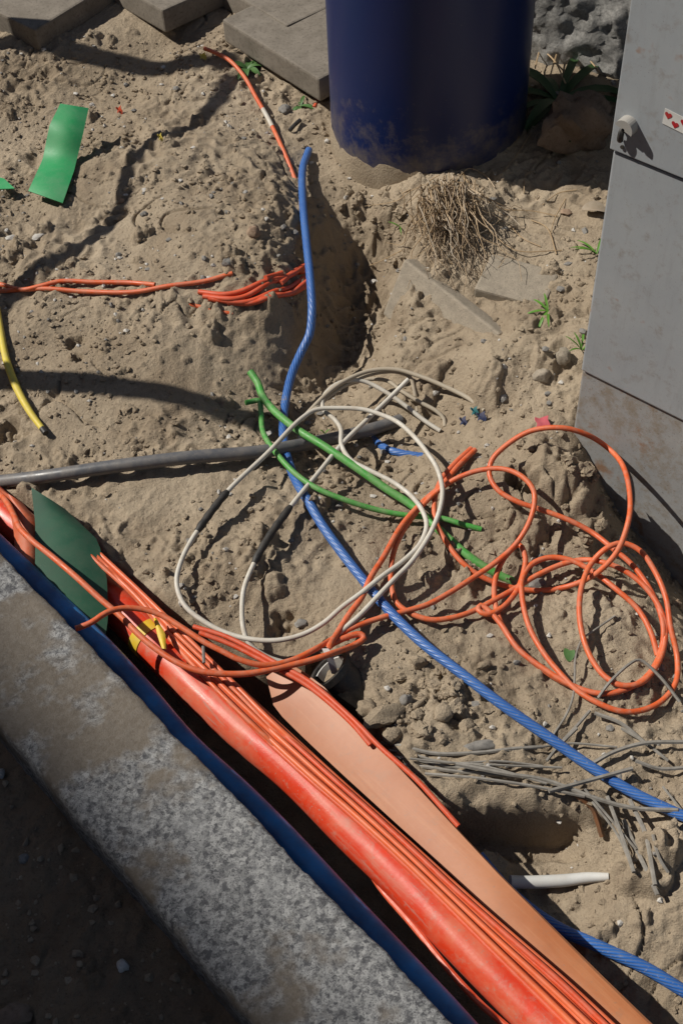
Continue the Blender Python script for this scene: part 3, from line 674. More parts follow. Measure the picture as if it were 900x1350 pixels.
# red ducts along the board
for k, pts in enumerate([[(255, 826), (300, 840), (367, 876), (407, 898), (467, 950), (499, 983), (549, 1028), (580, 1062), (604, 1089)], [(263, 834), (305, 850), (367, 882), (407, 905), (462, 952), (488, 982)]]):
    tag(tube('short_duct', catmull(zline(pts, [-.044+.004*k, -.046, -.050, -.058]), .01), .0035, M['orange2'], None, 10), 'red-orange duct end lying along the upper edge of the peach board', 'microduct', 'duct ends on the board edge')
# dark green sheet and the orange sheet under it
def sheet(name, quad, zq, mat, label, cat, bend=0.0, nu=16, nv=12, thick=.0022, bulge=None):
    """quad: four pixel polylines as left and right edges from top to bottom"""
    Lq, Rq = resamp(quad[0], nu), resamp(quad[1], nu); g = []
    for i in range(nu):
        t = i/(nu-1); row = []
        for j in range(nv):
            f = j/(nv-1); p = Lq[i]*(1-f)+Rq[i]*f
            z = (zq[0]*(1-f)+zq[1]*f)*(1-t)+(zq[2]*(1-f)+zq[3]*f)*t+bend*math.sin(math.pi*f)+(bulge(t, f) if bulge else 0)
            row.append(U(p[0], p[1], z))
        g.append(row)
    V, F = sheet_geo(g, thick); return tag(mesh_obj(name, V, F, mat), label, cat)
sheet('orange_sheet', ([(-6, 640), (14, 672), (20, 705), (20, 748)], [(30, 664), (50, 688), (52, 735), (50, 775)]), (-.05, -.045, -.05, -.05), M['orangeflap'], 'small orange plastic sheet curled over the pipe beside the dark green sheet', 'plastic sheet', .012)
sheet('dark_green_sheet', ([(42, 643), (47, 690), (47, 740), (46, 768)], [(86, 672), (130, 714), (141, 765), (143, 812), (136, 862)]), (-.035, -.052, -.036, -.050), M['darkgreen'], 'dark green plastic sheet standing over the orange pipe by the kerb', 'plastic sheet', .008)
g0 = G(80, 255, 0)[2]
sheet('light_green_strip', ([(80, 137), (66, 165), (57, 210), (38, 252)], [(117, 143), (109, 180), (98, 225), (83, 268)]), (g0+.075, g0+.06, g0+.012, g0+.010), M['greenflap'], 'bright green wavy plastic strip stuck upright in the sand', 'plastic strip', .004, 24, 10, .002, lambda t, f: .009*math.sin(t*8))
sheet('green_scrap', ([(-8, 232), (-8, 250)], [(6, 236), (20, 249)]), (-.03, -.03, -.03, -.03), M['greenflap'], 'small green plastic scrap lying left of the bright green strip', 'scrap', 0, 6, 5)
# yellow tag strips on the ducts
sheet('yellow_tag', ([(203, 815), (208, 838), (214, 855)], [(206, 815), (218, 836), (219, 856)]), (-.030, -.030, -.032, -.032), M['tape'], 'narrow olive-yellow plastic tag caught between the orange microducts', 'tag', .002, 8, 5, .0012)
tag(tube('grey_pin', [U(268, 852, -.032), U(269, 874, -.036)], .0022, M['greystone'], None, 8), 'small grey pin resting across the orange microducts', 'pin')

# black pipe end with white clip
def black_pipe():
    c = np.array(U(432, 882, -.085)); d = np.array([.45, -.25, -.55]); d /= np.linalg.norm(d)
    e = empty('black_pipe_end', (*c[:2], -.16), 'open end of a black pipe with white cable ends inside', 'pipe')
    t1 = np.cross(d, [0, 0, 1]); t1 /= np.linalg.norm(t1); t2 = np.cross(t1, d); n = 28; V = []; F = []
    prof = [(.030, .10), (.030, .012), (.0325, .010), (.0325, .0), (.027, .0), (.0265, .02), (.0265, .09)]
    for r, q in prof:
        for k in range(n): a = 2*math.pi*k/n; V.append(c+d*q+(t1*math.cos(a)+t2*math.sin(a))*r)
    for i in range(len(prof)-1):
        for k in range(n): F.append((i*n+k, i*n+(k+1) % n, (i+1)*n+(k+1) % n, (i+1)*n+k))
    mesh_obj('pipe_mouth', V, F, M['black'], e)
    V = []; F = []
    for r, q in [(.0262, .004), (.0240, .004), (.0240, .03), (.0262, .03)]:
        for k in range(n): a = 2*math.pi*k/n*.62+1.2; V.append(c+d*q+(t1*math.cos(a)+t2*math.sin(a))*r)
    for i in range(3):
        for k in range(n-1): F.append((i*n+k, i*n+k+1, (i+1)*n+k+1, (i+1)*n+k))
    mesh_obj('white_liner', V, F, M['pvc'], e)
    V, F = rock_geo(c+d*.03, (.024, .024, .012), 9, 3); mesh_obj('soil_plug', V, F, M['sand'], e)
    V, F = sheet_geo([[U(424+dx, 855, -.05), U(430+dx, 866, -.055), U(437+dx, 888, -.085)] for dx in (0, 5, 9)], .002); mesh_obj('white_clip', V, F, M['pvc'], e)
black_pipe()
tag(tube('white_pipe_stub', path([(672, 1162, .004), (690, 1163, .003), (740, 1161, .0), (775, 1157, -.003), (802, 1156, -.008)], .009, settle=False), [.008, .0082, .008, .007, .005], M['pvc'], None, 18), 'white plastic pipe stub poking out of the bank under the peach board', 'pipe')

# ------------------------------------------------------------------ cables
cable('blue_ribbed_duct', [(407, 198, -.004), (399, 222, .004), (399, 265, .01), (404, 320, .03), (409, 370, .06), (411, 412, .07), (408, 440, .06), (397, 464, .04), (385, 492, .025), (377, 525, .015), (373, 560, .012), (376, 592, .010), (386, 625, .006), (405, 660, .004), (425, 693, .004), (450, 728, .006), (475, 760, .010), (510, 802, .010), (550, 842, .006), (600, 882, .012), (660, 928, .012), (720, 970, .008), (780, 1012, .010), (840, 1048, .006), (905, 1078, .004), (980, 1110)], .0072, M['ribbed'], 'long blue ribbed duct snaking across the whole sand bank', 'duct', sides=66, ribs=11, twist=48., depth=.10, step=.0016)
cable('blue_ribbed_duct', [(630, 1130, -.01), (668, 1172, .0), (700, 1200, .004), (740, 1226, .006), (790, 1249, .008), (850, 1276, .004), (905, 1309, .0), (980, 1350, 0)], .0078, M['ribbed'], 'blue ribbed duct coming out from under the peach board', 'duct', sides=66, ribs=11, twist=48., depth=.10, step=.0016)
cable('blue_duct_piece', [(492, 578, -.012), (503, 588, -.003), (514, 594, -.002), (530, 598, -.008), (548, 601, -.008), (560, 602, -.014)], .0065, M['ribbed'], 'short bit of blue ribbed duct half buried near the white cable ends', 'duct', sides=66, ribs=11, twist=48., depth=.10, step=.0016, settle=False)
GP = [(-60, 642, .010), (0, 635, .010), (60, 628, .012), (150, 615, .016), (250, 603, .020), (340, 596, .018), (400, 586, .014), (450, 576, .006), (500, 563, -.002), (528, 554, -.014)]
cable('grey_conduit', GP, .0105, M['grey'], 'thick smooth grey conduit crossing the sand from the kerb', 'conduit', sides=20, settle=False)
e_y = empty('yellow_half_pipe', G(30, 520), 'curved yellow plastic strip with a torn edge and black end', 'plastic strip')
yp = path([(-4, 405, .0), (2, 440, .002), (9, 475, .003), (22, 510, .003), (40, 543, .003), (56, 565, .002)], .006, settle=True); tube('strip', yp, [.0055, .006, .006, .0065, .006, .005], M['yellow'], e_y, 14)
tube('black_end', [yp[-2], yp[-1], yp[-1]+(yp[-1]-yp[-3])*1.0], .005, M['black'], e_y, 14)
CO = .0040
cable('orange_cable', [(-40, 372), (0, 375), (30, 382), (55, 377), (80, 371), (125, 372), (170, 373), (205, 378, -.006)], .0042, M['orange'], 'thin orange cable half buried in the upper left sand, the shorter of two', 'cable', lift=.001)
cable('orange_cable', [(-40, 386), (0, 384), (40, 382), (100, 384), (175, 385), (225, 377), (270, 371), (307, 364, -.006)], .0042, M['orange'], 'thin orange cable half buried in upper left sand, reaching towards the buried bundle', 'cable', lift=.002)
for k, pts in enumerate([[(262, 385), (300, 388), (350, 377), (385, 363), (402, 350)], [(268, 391), (310, 394), (360, 382), (404, 357)], [(275, 394), (325, 399), (370, 388), (405, 365)], [(300, 400), (340, 401), (375, 392), (406, 371)], [(320, 402), (350, 400), (380, 391), (406, 377)], [(350, 368), (361, 364), (372, 360)], [(370, 374), (385, 362), (398, 352)]]):
    cable('buried_duct', [(x, y, (.006-.001*k) if 0 < q < len(pts)-1 else (.002 if q else -.002)) for q, (x, y) in enumerate(pts)], .0046, M['orange2'], 'red-orange duct surfacing in the buried fan beside the blue ribbed duct', 'microduct', 'buried fan of orange ducts', lift=.002, sink=.5)
cable('orange_stub', [(250, 401, -.006), (278, 408, -.001), (307, 414, -.007)], .0036, M['orange'], 'tiny orange cable stub showing below the buried fan of ducts', 'cable', settle=False)
tc = path([(270, 64, .012), (285, 70, .016), (303, 80, .018), (322, 101, .016), (338, 129, .010), (355, 159, .006), (368, 186, .004), (380, 213, .002), (393, 247, -.010)], .0042, settle=False)
e_t = empty('orange_cable', G(330, 115), 'orange cable with white tape running from the weed to the blue ribbed duct', 'cable'); tube('sheath', tc, .0042, M['orange'], e_t, 10)
i0 = int(len(tc)*.52); tube('white_tape', tc[i0:i0+10], .0046, M['white'], e_t, 10)
cable('red_cable_bit', [(438, 99, .008), (427, 117, .006), (414, 142, -.004)], .004, M['orange2'], 'short red-orange cable bit beside the blue post and small weed', 'cable', settle=False)
cable('green_cable', [(330, 490, .030), (340, 505, .030), (346, 522, .028), (360, 540, .032), (390, 565, .045), (430, 590, .050), (470, 617, .035), (510, 645, .020), (545, 668, .008), (580, 700, .0), (620, 735, -.001), (650, 754, -.002), (692, 774, -.012)], .0062, M['green'], 'thicker green cable running straight down to the orange coil', 'cable', settle=False, sides=12)
cable('green_cable', [(324, 531, .012), (333, 529, .014), (341, 528, .018), (344, 545, .020), (347, 570, .022), (360, 592, .024), (390, 625, .020), (420, 645, .018), (460, 661, .014), (500, 673, .012), (540, 680, .010), (580, 683, .008), (612, 692, .004), (634, 698, -.004)], .0044, M['green'], 'thinner green cable curving below the grey conduit', 'cable', settle=False)
# orange coil
LO = .012
cable('orange_coil_cable', [(621, 591, .010), (600, 610, .014), (581, 633, .018), (573, 657, .018), (574, 687, .014), (587, 713, .012), (607, 740, .010), (630, 758, .010), (660, 771, .006), (690, 778, .0), (720, 779, -.007), (742, 775, -.003), (763, 768, .010), (787, 755, .030), (813, 727, .060), (827, 690, .085), (830, 657, .085), (820, 613, .075), (800, 590, .065), (773, 573, .055), (740, 564, .045), (700, 568, .040), (667, 587, .034), (648, 607, .028), (645, 627, .026), (657, 647, .024), (683, 662, .020), (710, 671, .020), (750, 686, .030), (780, 702, .034), (807, 723, .034), (833, 745, .030), (853, 772, .024), (868, 803, .018), (874, 830, .014), (872, 852, .010), (862, 878, .008), (846, 897, .006), (817, 911, .006), (787, 914, .006), (750, 902, .006), (717, 882, .006), (683, 856, .006), (660, 823, .008), (645, 806, .012), (633, 798, .016), (630, 804, .014), (640, 810, .010), (660, 802, .012), (680, 780, .018), (689, 757, .024), (692, 735, .028), (684, 718, .030), (668, 731, .026), (655, 754, .020), (651, 780, .014), (655, 807, .010), (666, 833, .006), (690, 862, .004), (727, 891, .004), (760, 908, .003)], CO, M['orange'], zabs=near_cabinet, label='orange cable whose tall loop leans against the grey cabinet', cat='cable', sink=.8)
cable('orange_coil_cable', [(100, 829, .090), (120, 821, .095), (140, 808, .10), (160, 802, .10), (187, 803, .095), (213, 811, .085), (241, 828, .07), (267, 845, .055), (290, 857, .045), (317, 870, .045), (350, 877, .05), (383, 871, .04), (417, 855, .035), (437, 843, .030), (463, 828, .020), (500, 815, .016), (533, 806, .016), (563, 797, .018), (593, 781, .022), (627, 759, .026), (652, 742, .030), (677, 720, .034), (693, 697, .038), (703, 670, .042), (703, 647, .044), (690, 630, .042), (667, 619, .038), (637, 619, .034), (603, 630, .030), (577, 647, .026), (553, 670, .020), (533, 697, .016), (520, 724, .012), (515, 752, .010), (517, 779, .008), (523, 795, .008), (540, 808, .008), (567, 817, .008), (593, 815, .008), (620, 807, .010), (653, 790, .012), (683, 773, .020), (710, 757, .026), (740, 744, .030), (767, 738, .032), (793, 741, .032), (820, 751, .030), (847, 771, .026), (867, 798, .020), (876, 825, .014), (873, 858, .010), (858, 888, .010), (840, 902, .012), (817, 903, .012), (797, 892, .014), (780, 870, .016), (768, 840, .020), (763, 805, .026), (767, 770, .034), (780, 741, .042), (800, 722, .046), (820, 716, .046), (843, 726, .042), (863, 754, .034), (877, 788, .026), (883, 825, .018), (892, 867, .010), (890, 900, .006), (873, 923, .005), (847, 936, .005), (820, 938, .006), (790, 928, .006), (760, 910, .008), (740, 890, .010), (717, 862, .012), (697, 826, .018), (688, 788, .024), (688, 763, .028), (700, 744, .032), (723, 735, .034), (750, 738, .032), (780, 753, .026), (813, 778, .020), (840, 803, .014), (857, 833, .008), (866, 864, .003)], CO, M['orange'], zabs=over_trench, label='orange cable running from the kerb into the round coil near the cabinet', cat='cable', sink=.8)
cable('orange_coil_cable', [(-60, 610, .03), (-20, 640, .04), (0, 652, .05), (10, 663, .075), (20, 682, .12), (27, 697, .16), (43, 713, .17), (67, 732, .17), (100, 760, .17), (133, 790, .17), (160, 813, .165), (187, 840, .15), (215, 862, .15), (235, 874, .15), (260, 884, .15), (287, 888, .15), (327, 888, .15), (360, 882, .15), (400, 873, .12), (433, 863, .06), (467, 850, .024), (480, 841, .016), (475, 836, .018), (457, 840, .022), (440, 848, .03), (434, 852, .03), (443, 837, .026), (460, 810, .020), (477, 787, .018), (488, 762, .018), (505, 735, .020), (530, 692, .020), (557, 662, .020), (583, 639, .020), (603, 615, .014), (626, 593, .008)], .0044, M['orange'], 'orange cable crossing the dark green sheet and doubling back at the black pipe', 'cable', settle=False, zabs=over_sheet)

# white cables
CW = .0037
def sleeved(name, pts, s0, s1, label, r=CW, **kw):
    C = path(pts, r, settle=False, **kw); e = empty(name, (*C[len(C)//2][:2], hgt(C[len(C)//2][0], C[len(C)//2][1])), label, 'cable'); tube('sheath', C, r, M['white'], e, 10)
    a, b = G(*s0), G(*s1)
    pr = np.array([U(q[0], q[1], -.06) for q in (s0, s1)])
    def near(px):                                     # cable point seen nearest to that pixel
        d = C-np.array([0, 0, CAMH]); w = d@FW; X = 450+FPX*(d@RIGHT)/w; Y = 675-FPX*(d@UP)/w; return int(np.argmin((X-px[0])**2+(Y-px[1])**2))
    i, j = sorted((near(s0), near(s1))); S = C[i:j+1]
    n = len(S); rr = [r*1.15]+[r*(1.55+.12*math.sin(k*1.9)) for k in range(n-2)]+[r*1.15]
    tube('sleeve', S, rr, M['sleeve'], e, 12)
sleeved('white_cable', [(580, 568, .0), (560, 555, .010), (537, 537, .022), (510, 518, .040), (480, 503, .055), (457, 502, .065), (437, 511, .07), (425, 527, .07), (427, 541, .065), (440, 552, .06), (449, 565, .055), (450, 587, .05), (463, 607, .045), (487, 620, .04), (520, 637, .036), (543, 655, .034), (557, 674, .032), (562, 693, .030), (554, 716, .028), (533, 738, .026), (503, 760, .026), (477, 781, .024), (450, 801, .022), (427, 821, .020), (400, 836, .026), (367, 844, .035), (333, 843, .035), (300, 835, .03), (267, 818, .024), (243, 797, .020), (233, 768, .018), (239, 740, .018), (251, 715, .020), (264, 695, .022), (300, 648, .028), (353, 597, .045), (397, 552, .065), (417, 540, .07), (447, 538, .075), (480, 540, .075), (503, 547, .07), (523, 556, .065), (543, 573, .06), (563, 597, .055), (577, 620, .050), (583, 647, .046), (580, 670, .042), (570, 697, .038), (557, 720, .034), (540, 743, .030), (520, 763, .028), (497, 787, .026), (473, 812, .024), (450, 832, .024), (430, 853, .03)], (262, 699), (300, 648), 'long white cable in big loops with a black sleeve, reaching farthest left')
sleeved('white_cable', [(376, 874, .05), (352, 866, .05), (330, 850, .04), (322, 833, .035), (319, 806, .024), (322, 775, .018), (333, 747, .018), (350, 715, .018), (383, 668, .022), (420, 623, .032), (453, 583, .045), (487, 550, .055), (517, 521, .05), (538, 500, .045)], (335, 745), (382, 669), 'straight white cable with a black sleeve crossing the green cables')
cable('white_cable', [(398, 553, .062), (412, 538, .066), (429, 521, .07), (453, 503, .068), (487, 489, .055), (520, 487, .040), (553, 496, .025), (587, 510, .014), (617, 525, .006), (638, 541, -.004)], CW, M['tan'], 'dirty white cable arching over the hole and ending right of it', 'cable', settle=False)
cable('white_cable', [(412, 542, .06), (432, 524, .06), (455, 508, .058), (487, 494, .045), (520, 490, .03), (540, 497, .02), (546, 515, .010), (550, 542, -.006)], CW*.9, M['tan'], 'short dirty cable bending down steeply into the sand beside the hole', 'cable', settle=False)
cable('white_cable', [(440, 514, .05), (465, 505, .045), (487, 500, .035), (510, 502, .025), (530, 516, .018), (553, 530, .012), (575, 542, .006), (585, 552, .003), (586, 562, -.004)], CW*.9, M['tan'], 'dirty cable with a hooked end lying behind the other white cables', 'cable', settle=False)

# ------------------------------------------------------------------ dead stems
STEMS = [[(600, 995), (650, 990), (710, 985), (750, 980), (813, 985)], [(600, 1007), (667, 1020), (717, 1028), (787, 1053), (833, 1065), (893, 1068)], [(723, 1043), (783, 1027), (833, 1013)], [(780, 1007), (807, 992), (847, 980), (905, 978)], [(818, 960), (847, 977), (880, 1003)], [(837, 1003), (867, 1013), (905, 1012)], [(873, 1037), (903, 1075)], [(830, 1055), (850, 1103), (863, 1167)], [(822, 1082), (840, 1127), (865, 1182)], [(780, 1057), (813, 1100), (830, 1137)], [(760, 960), (733, 987), (720, 1003)], [(503, 982), (553, 993), (620, 993), (713, 985)], [(513, 993), (570, 1003), (637, 1010), (720, 1033)], [(520, 1002), (587, 1013), (670, 1020)], [(530, 1013), (603, 1020), (687, 1025)], [(620, 1007), (687, 1010), (740, 1012)],
         [(777, 937), (757, 960), (740, 978), (720, 1003)], [(783, 940), (817, 953), (850, 980)], [(540, 1000), (600, 1006), (660, 1004), (715, 1010)], [(560, 1020), (630, 1026), (700, 1036), (770, 1050)], [(800, 1050), (822, 1110), (835, 1150)], [(770, 1040), (800, 1075), (838, 1120)], [(860, 1100), (868, 1130), (880, 1150)]]
for k, s in enumerate(STEMS):
    big = k in (1, 2, 3, 7, 8)
    cable('dead_stem', [(x, y, .004+.006*((k*7+q*3) % 4)/3+(.006 if big else 0)) for q, (x, y) in enumerate(s)], .0030 if big else .0017+.0005*(k % 3), M['stem'], 'dead grey plant stem in the tangle under the blue ribbed duct', 'stem', 'tangle of dead grey stems', sides=6)
cable('dead_stem', [(757, 1047, .004), (780, 1067, .006), (793, 1103, .004)], .0036, M['rust'], 'rust-brown curled stem in the grey tangle', 'stem', sides=6)
cable('bent_stem', [(788, 920, .004), (800, 903, .018), (827, 877, .035), (842, 870, .036), (867, 890, .026), (895, 925, .012)], .0022, M['stem'], 'sharply bent grey stem standing over the orange coil', 'stem', sides=6, settle=False)
cable('slender_stalk', [(810, 812, .006), (787, 828, .010), (767, 843, .014), (758, 867, .016), (757, 890, .014), (755, 917, .010), (747, 940, .006), (728, 970, .002)], .0016, M['stem'], 'long thin grey stem curving through the middle of the orange coil', 'stem', sides=6)

# ------------------------------------------------------------------ stones and clods
STONES = [(505, 945, .034, .015, .014, .55, 'sand', 'long broken lump of earth beside the peach board'), (517, 970, .015, .012, .013, 0, 'sand', 'angular earth lump under the long broken lump'), (535, 922, .009, .007, .012, 0, 'greystone', 'small grey stone upright among the earth lumps'), (583, 940, .016, .013, .012, .3, 'sand', 'rounded earth lump right of the crumbled heap'),
 (613, 958, .013, .010, .008, .8, 'sand', 'smooth earth lump between the crumbled heap and blue ribbed duct'), (633, 984, .024, .010, .008, .1, 'greystone', 'flat grey stone lying on the dead stems'), (638, 877, .010, .007, .006, .4, 'sand', 'small earth lump just above the blue ribbed duct'), (487, 935, .018, .016, .018, 0, 'sand', 'rounded earth lump at the lip of the black pipe'), (552, 872, .012, .011, .012, 0, 'sand', 'earth lump tucked under the blue ribbed duct'),
 (398, 822, .011, .008, .006, .2, 'greystone', 'grey stone above the black pipe mouth'), (335, 306, .012, .011, .011, .3, 'brownstone', 'brown earthy stone on the slope left of the blue ribbed duct'), (300, 346, .011, .008, .007, .1, 'greystone', 'pale grey stone above the buried orange fan'), (160, 265, .008, .007, .006, 0, 'brownstone', 'small reddish pebble at the bend of the shadow'), (190, 282, .007, .006, .005, 0, 'greystone', 'small grey pebble beside the reddish pebble'),
 (15, 314, .011, .008, .005, 0, 'pebble', 'chalky white chip, the smaller of two below the green strip'), (52, 311, .014, .008, .005, .4, 'pebble', 'chalky white chip, the larger of two below the green strip'), (162, 1272, .0075, .0075, .007, 0, 'pebble', 'pale round pebble on the dark earth before the kerb'), (32, 1132, .007, .006, .005, 0, 'greystone', 'grey pebble on the dark earth before the kerb'), (17, 1342, .022, .016, .012, .4, 'rock', 'reddish-grey stone half sunk in the dark earth'), (0, 1020, .008, .007, .006, 0, 'pebble', 'pale pebble close against the kerb on the dark earth'),
 (890, 796, .009, .009, .010, 0, 'brownstone', 'tan pebble at the foot of the cabinet'), (708, 769, .012, .008, .006, .1, 'greystone', 'smooth grey pebble inside the orange coil'), (745, 280, .010, .008, .006, 0, 'brownstone', 'dark stone in the shade near the dry leaf'), (432, 186, .006, .006, .005, 0, 'pebble', 'tiny white pebble beside the blue post'), (375, 144, .013, .010, .009, .2, 'greystone', 'grey stone beside the small weed'), (715, 495, .016, .013, .010, .3, 'edging', 'rounded concrete lump in the bank near the cabinet'),
 (743, 470, .012, .014, .016, .2, 'edging', 'pale upright stone close to the cabinet edge'), (700, 870, .008, .007, .005, 0, 'brownstone', 'pinkish pebble inside the orange coil')]
for k, (px, py, a, b, cz, an, mt, lab) in enumerate(STONES):
    p = G(px, py, cz*.5); V, F = rock_geo((p[0], p[1], p[2]-cz*.05), (a, b, cz), 40+k, 3, .25, an, 7)
    tag(mesh_obj('earth_lump' if mt == 'sand' else 'stone', V, F, M[mt]), lab, 'earth lump' if mt == 'sand' else 'stone')
def heap(spots, n, spread, lab, grp, seed):
    rg = random.Random(seed)
    for k in range(n):
        cx, cy = rg.choice(spots); px, py = rg.gauss(cx, spread), rg.gauss(cy, spread*.8); r = rg.choice([rg.uniform(.0045, .008), rg.uniform(.006, .013)]); cz = r*rg.uniform(.6, .95)
        p = G(px, py, cz*.4); V, F = rock_geo((p[0], p[1], p[2]-cz*.1), (r*rg.uniform(.9, 1.4), r*rg.uniform(.8, 1.1), cz), 200+seed*50+k, 3, .4, rg.uniform(0, 3), 10)
        tag(mesh_obj('earth_lump', V, F, M['sand'], sharp=25), lab, 'earth lump', grp)
heap([(540, 905), (560, 955), (590, 925), (530, 945), (570, 900)], 34, 14, 'small crumbled earth lump in the heap above the dead stems', 'crumbled heap above the stems', 1)
heap([(500, 300), (535, 345), (550, 395), (480, 270), (520, 260), (470, 290)], 24, 16, 'small earth lump on the crumbly bank between hole and root clump', 'lumps between hole and roots', 2)
heap([(690, 590), (760, 620), (740, 680), (800, 720)], 16, 16, 'small earth lump on the mound inside the tall orange loop', 'lumps on the mound', 3)
# loose crumbs, too many to count
def crumbs(n, rmin, rmax, mat, label, name, seed, pow_=.8, road=True):
    rg = np.random.default_rng(seed); IV, IF = ico(1); m = n*6
    x, y = rg.uniform(-.72, .62, m), rg.uniform(.40, 2.5, m); a_, s_ = as_xy(x, y); rim_ = np.interp(a_, _rp[:, 0], _rp[:, 1])
    ok = ~((s_ > -.16) & (s_ < .01)) & ~((s_ > 0) & (s_ < rim_+.005)) & (noise2(x*6, y*6, 1) > rg.uniform(-.5, .35, m)) & ((s_ > -.1) | (rg.random(m) < (.5 if road else .06)))
    x, y = x[ok][:n], y[ok][:n]; n = len(x); r = np.minimum(rmax, rmin*(1-rg.random(n))**(-pow_)); z = hgt(x, y); nv = len(IV)
    sc = np.stack([r*rg.uniform(.8, 1.4, n), r*rg.uniform(.8, 1.4, n), r*rg.uniform(.6, .95, n)], 1)
    V = IV[None]*(1+rg.uniform(-.42, .35, (n, nv, 1)))*sc[:, None, :]+np.stack([x, y, z+r*.2], 1)[:, None, :]
    F = (np.array(IF)[None]+(np.arange(n)*nv)[:, None, None]).reshape(-1, 3)
    o = mesh_obj(name, V.reshape(-1, 3), F.tolist(), mat, None, False); tag(o, label, None, None, 'stuff')
crumbs(10000, .0010, .0048, M['sand'], 'loose sandy crumbs strewn over the bank', 'soil_crumbs', 1)
crumbs(500, .0013, .0045, M['pebble'], 'tiny pale grit scattered in the sand', 'pale_grit', 2, road=False)
crumbs(450, .0015, .0055, M['greystone'], 'tiny grey grit scattered in the sand', 'grey_grit', 3, road=False)

# ------------------------------------------------------------------ plants
def leaf_geo(base, d, length, width, droop=.4, fold=.15, n=9, curl=0.0):
    d = np.asarray(d, float); d /= np.linalg.norm(d); side = np.cross(d, [0, 0, 1]); side /= max(np.linalg.norm(side), 1e-6); g = []
    p = np.asarray(base, float).copy(); dd = d.copy()
    for i in range(n):
        t = i/(n-1); w = width*(math.sin(math.pi*min(1, t*.92+.06))**.8)*.5; upv = np.cross(side, dd)
        g.append([p-side*w+upv*w*fold*2, p.copy(), p+side*w+upv*w*fold*2])
        dd = dd+np.array([0, 0, -droop/n*1.6])+side*curl/n; dd /= np.linalg.norm(dd); p = p+dd*length/(n-1)
    return sheet_geo(g, .0005)
def plant(name, px, py, leaves, length, width, mat, label, cat='plant', up=.8, droop=.9, seed=0, spread=6.28, start=0.0, lift=.0):
    rg = random.Random(seed); b = G(px, py, 0)+np.array([0, 0, lift]); e = empty(name, b, label, cat)
    for k in range(leaves):
        a = start+spread*k/leaves+rg.uniform(-.3, .3); V, F = leaf_geo(b, (math.cos(a), math.sin(a), up*rg.uniform(.5, 1.4)), length*rg.uniform(.65, 1.1), width*rg.uniform(.8, 1.15), droop*rg.uniform(.6, 1.2), curl=rg.uniform(-.4, .4))
        mesh_obj('leaf', V, F, mat, e)
plant('weed', 326, 92, 9, .048, .013, M['weed'], 'green weed with pointed leaves at the slab corner beside the orange cable', seed=2)
plant('weed', 396, 140, 7, .032, .008, M['weed'], 'small green weed between the pavement slab and orange cable', seed=4)
plant('strap_leaf_plant', 735, 135, 16, .20, .020, M['strap'], 'dark long-leaved plant in the shade behind the big stone', up=.8, droop=1.2, seed=5)
plant('grass_tuft', 722, 410, 5, .045, .0045, M['grass'], 'small bright grass tuft in the sand above the edging slab', up=.5, seed=6, start=1.5, spread=4)
plant('grass_tuft', 766, 462, 6, .045, .004, M['grass'], 'bright grass tuft growing along the cabinet edge', up=1.4, seed=8)
plant('grass_tuft', 786, 335, 4, .050, .004, M['grass'], 'grass blades against the cabinet below the dry leaf', up=1.0, seed=9, start=1.2, spread=3)
plant('grass_tuft', 428, 572, 2, .016, .003, M['grass'], 'single green sprout beside the grey conduit', up=2.5, seed=3)
plant('grass_tuft', 528, 300, 4, .035, .003, M['grass'], 'thin green grass at the left of the root clump', up=1.0, seed=12)
b = G(782, 277, .006); V, F = leaf_geo(b+np.array([-.02, 0, .002]), (1, -.1, .25), .045, .028, .5, .3, 10); tag(mesh_obj('dry_leaf', V, F, M['dryleaf']), 'crumpled pale dry leaf lying against the cabinet', 'leaf')
b = G(750, 872, .002); V, F = leaf_geo(b, (.1, 1, .5), .026, .016, .4, .1, 7); tag(mesh_obj('green_leaf', V, F, M['weed']), 'small dark green leaf scrap inside the orange coil', 'leaf')
# dry roots clump
def root_clump():
    rg = random.Random(21); e = empty('root_clump', G(592, 262), 'clump of dry straw-coloured roots hanging below the blue post', 'roots')
    p = G(585, 300, .0); V, F = rock_geo(p+np.array([0, .025, .004]), (.062, .05, .040), 77, 4, .45); mesh_obj('soil_ball', V, F, M['sand'], e)
    for name, cnt, mt in (('fine_roots', 120, M['root']), ('dark_roots', 110, M['darkroot']), ('pale_straws', 45, M['dryleaf'])):
        VV = []; FF = []; b = 0
        for k in range(cnt):
            x0 = rg.gauss(588, 19); y0 = rg.gauss(250, 10); side = rg.gauss(.35, 1.0); ln = rg.choice([rg.uniform(15, 60), rg.uniform(40, 120)]); w = 9
            n = 6; pts = []
            for q in range(n):
                t = q/(n-1); pts.append((x0+side*24*t+rg.gauss(0, w)*t, y0+ln*t+rg.gauss(0, w*.7)*t, .040*(1-t)+.014+rg.uniform(-.008, .012)))
            P = np.array([G(*p) for p in pts]); V, F, _ = tube_geo(catmull(P, .010), [.0010, .0008, .0004], 4); VV.append(V); FF += [tuple(i+b for i in f) for f in F]; b += len(V)
        o = mesh_obj(name, np.vstack(VV), FF, mt, e); o['kind'] = 'stuff'
root_clump()
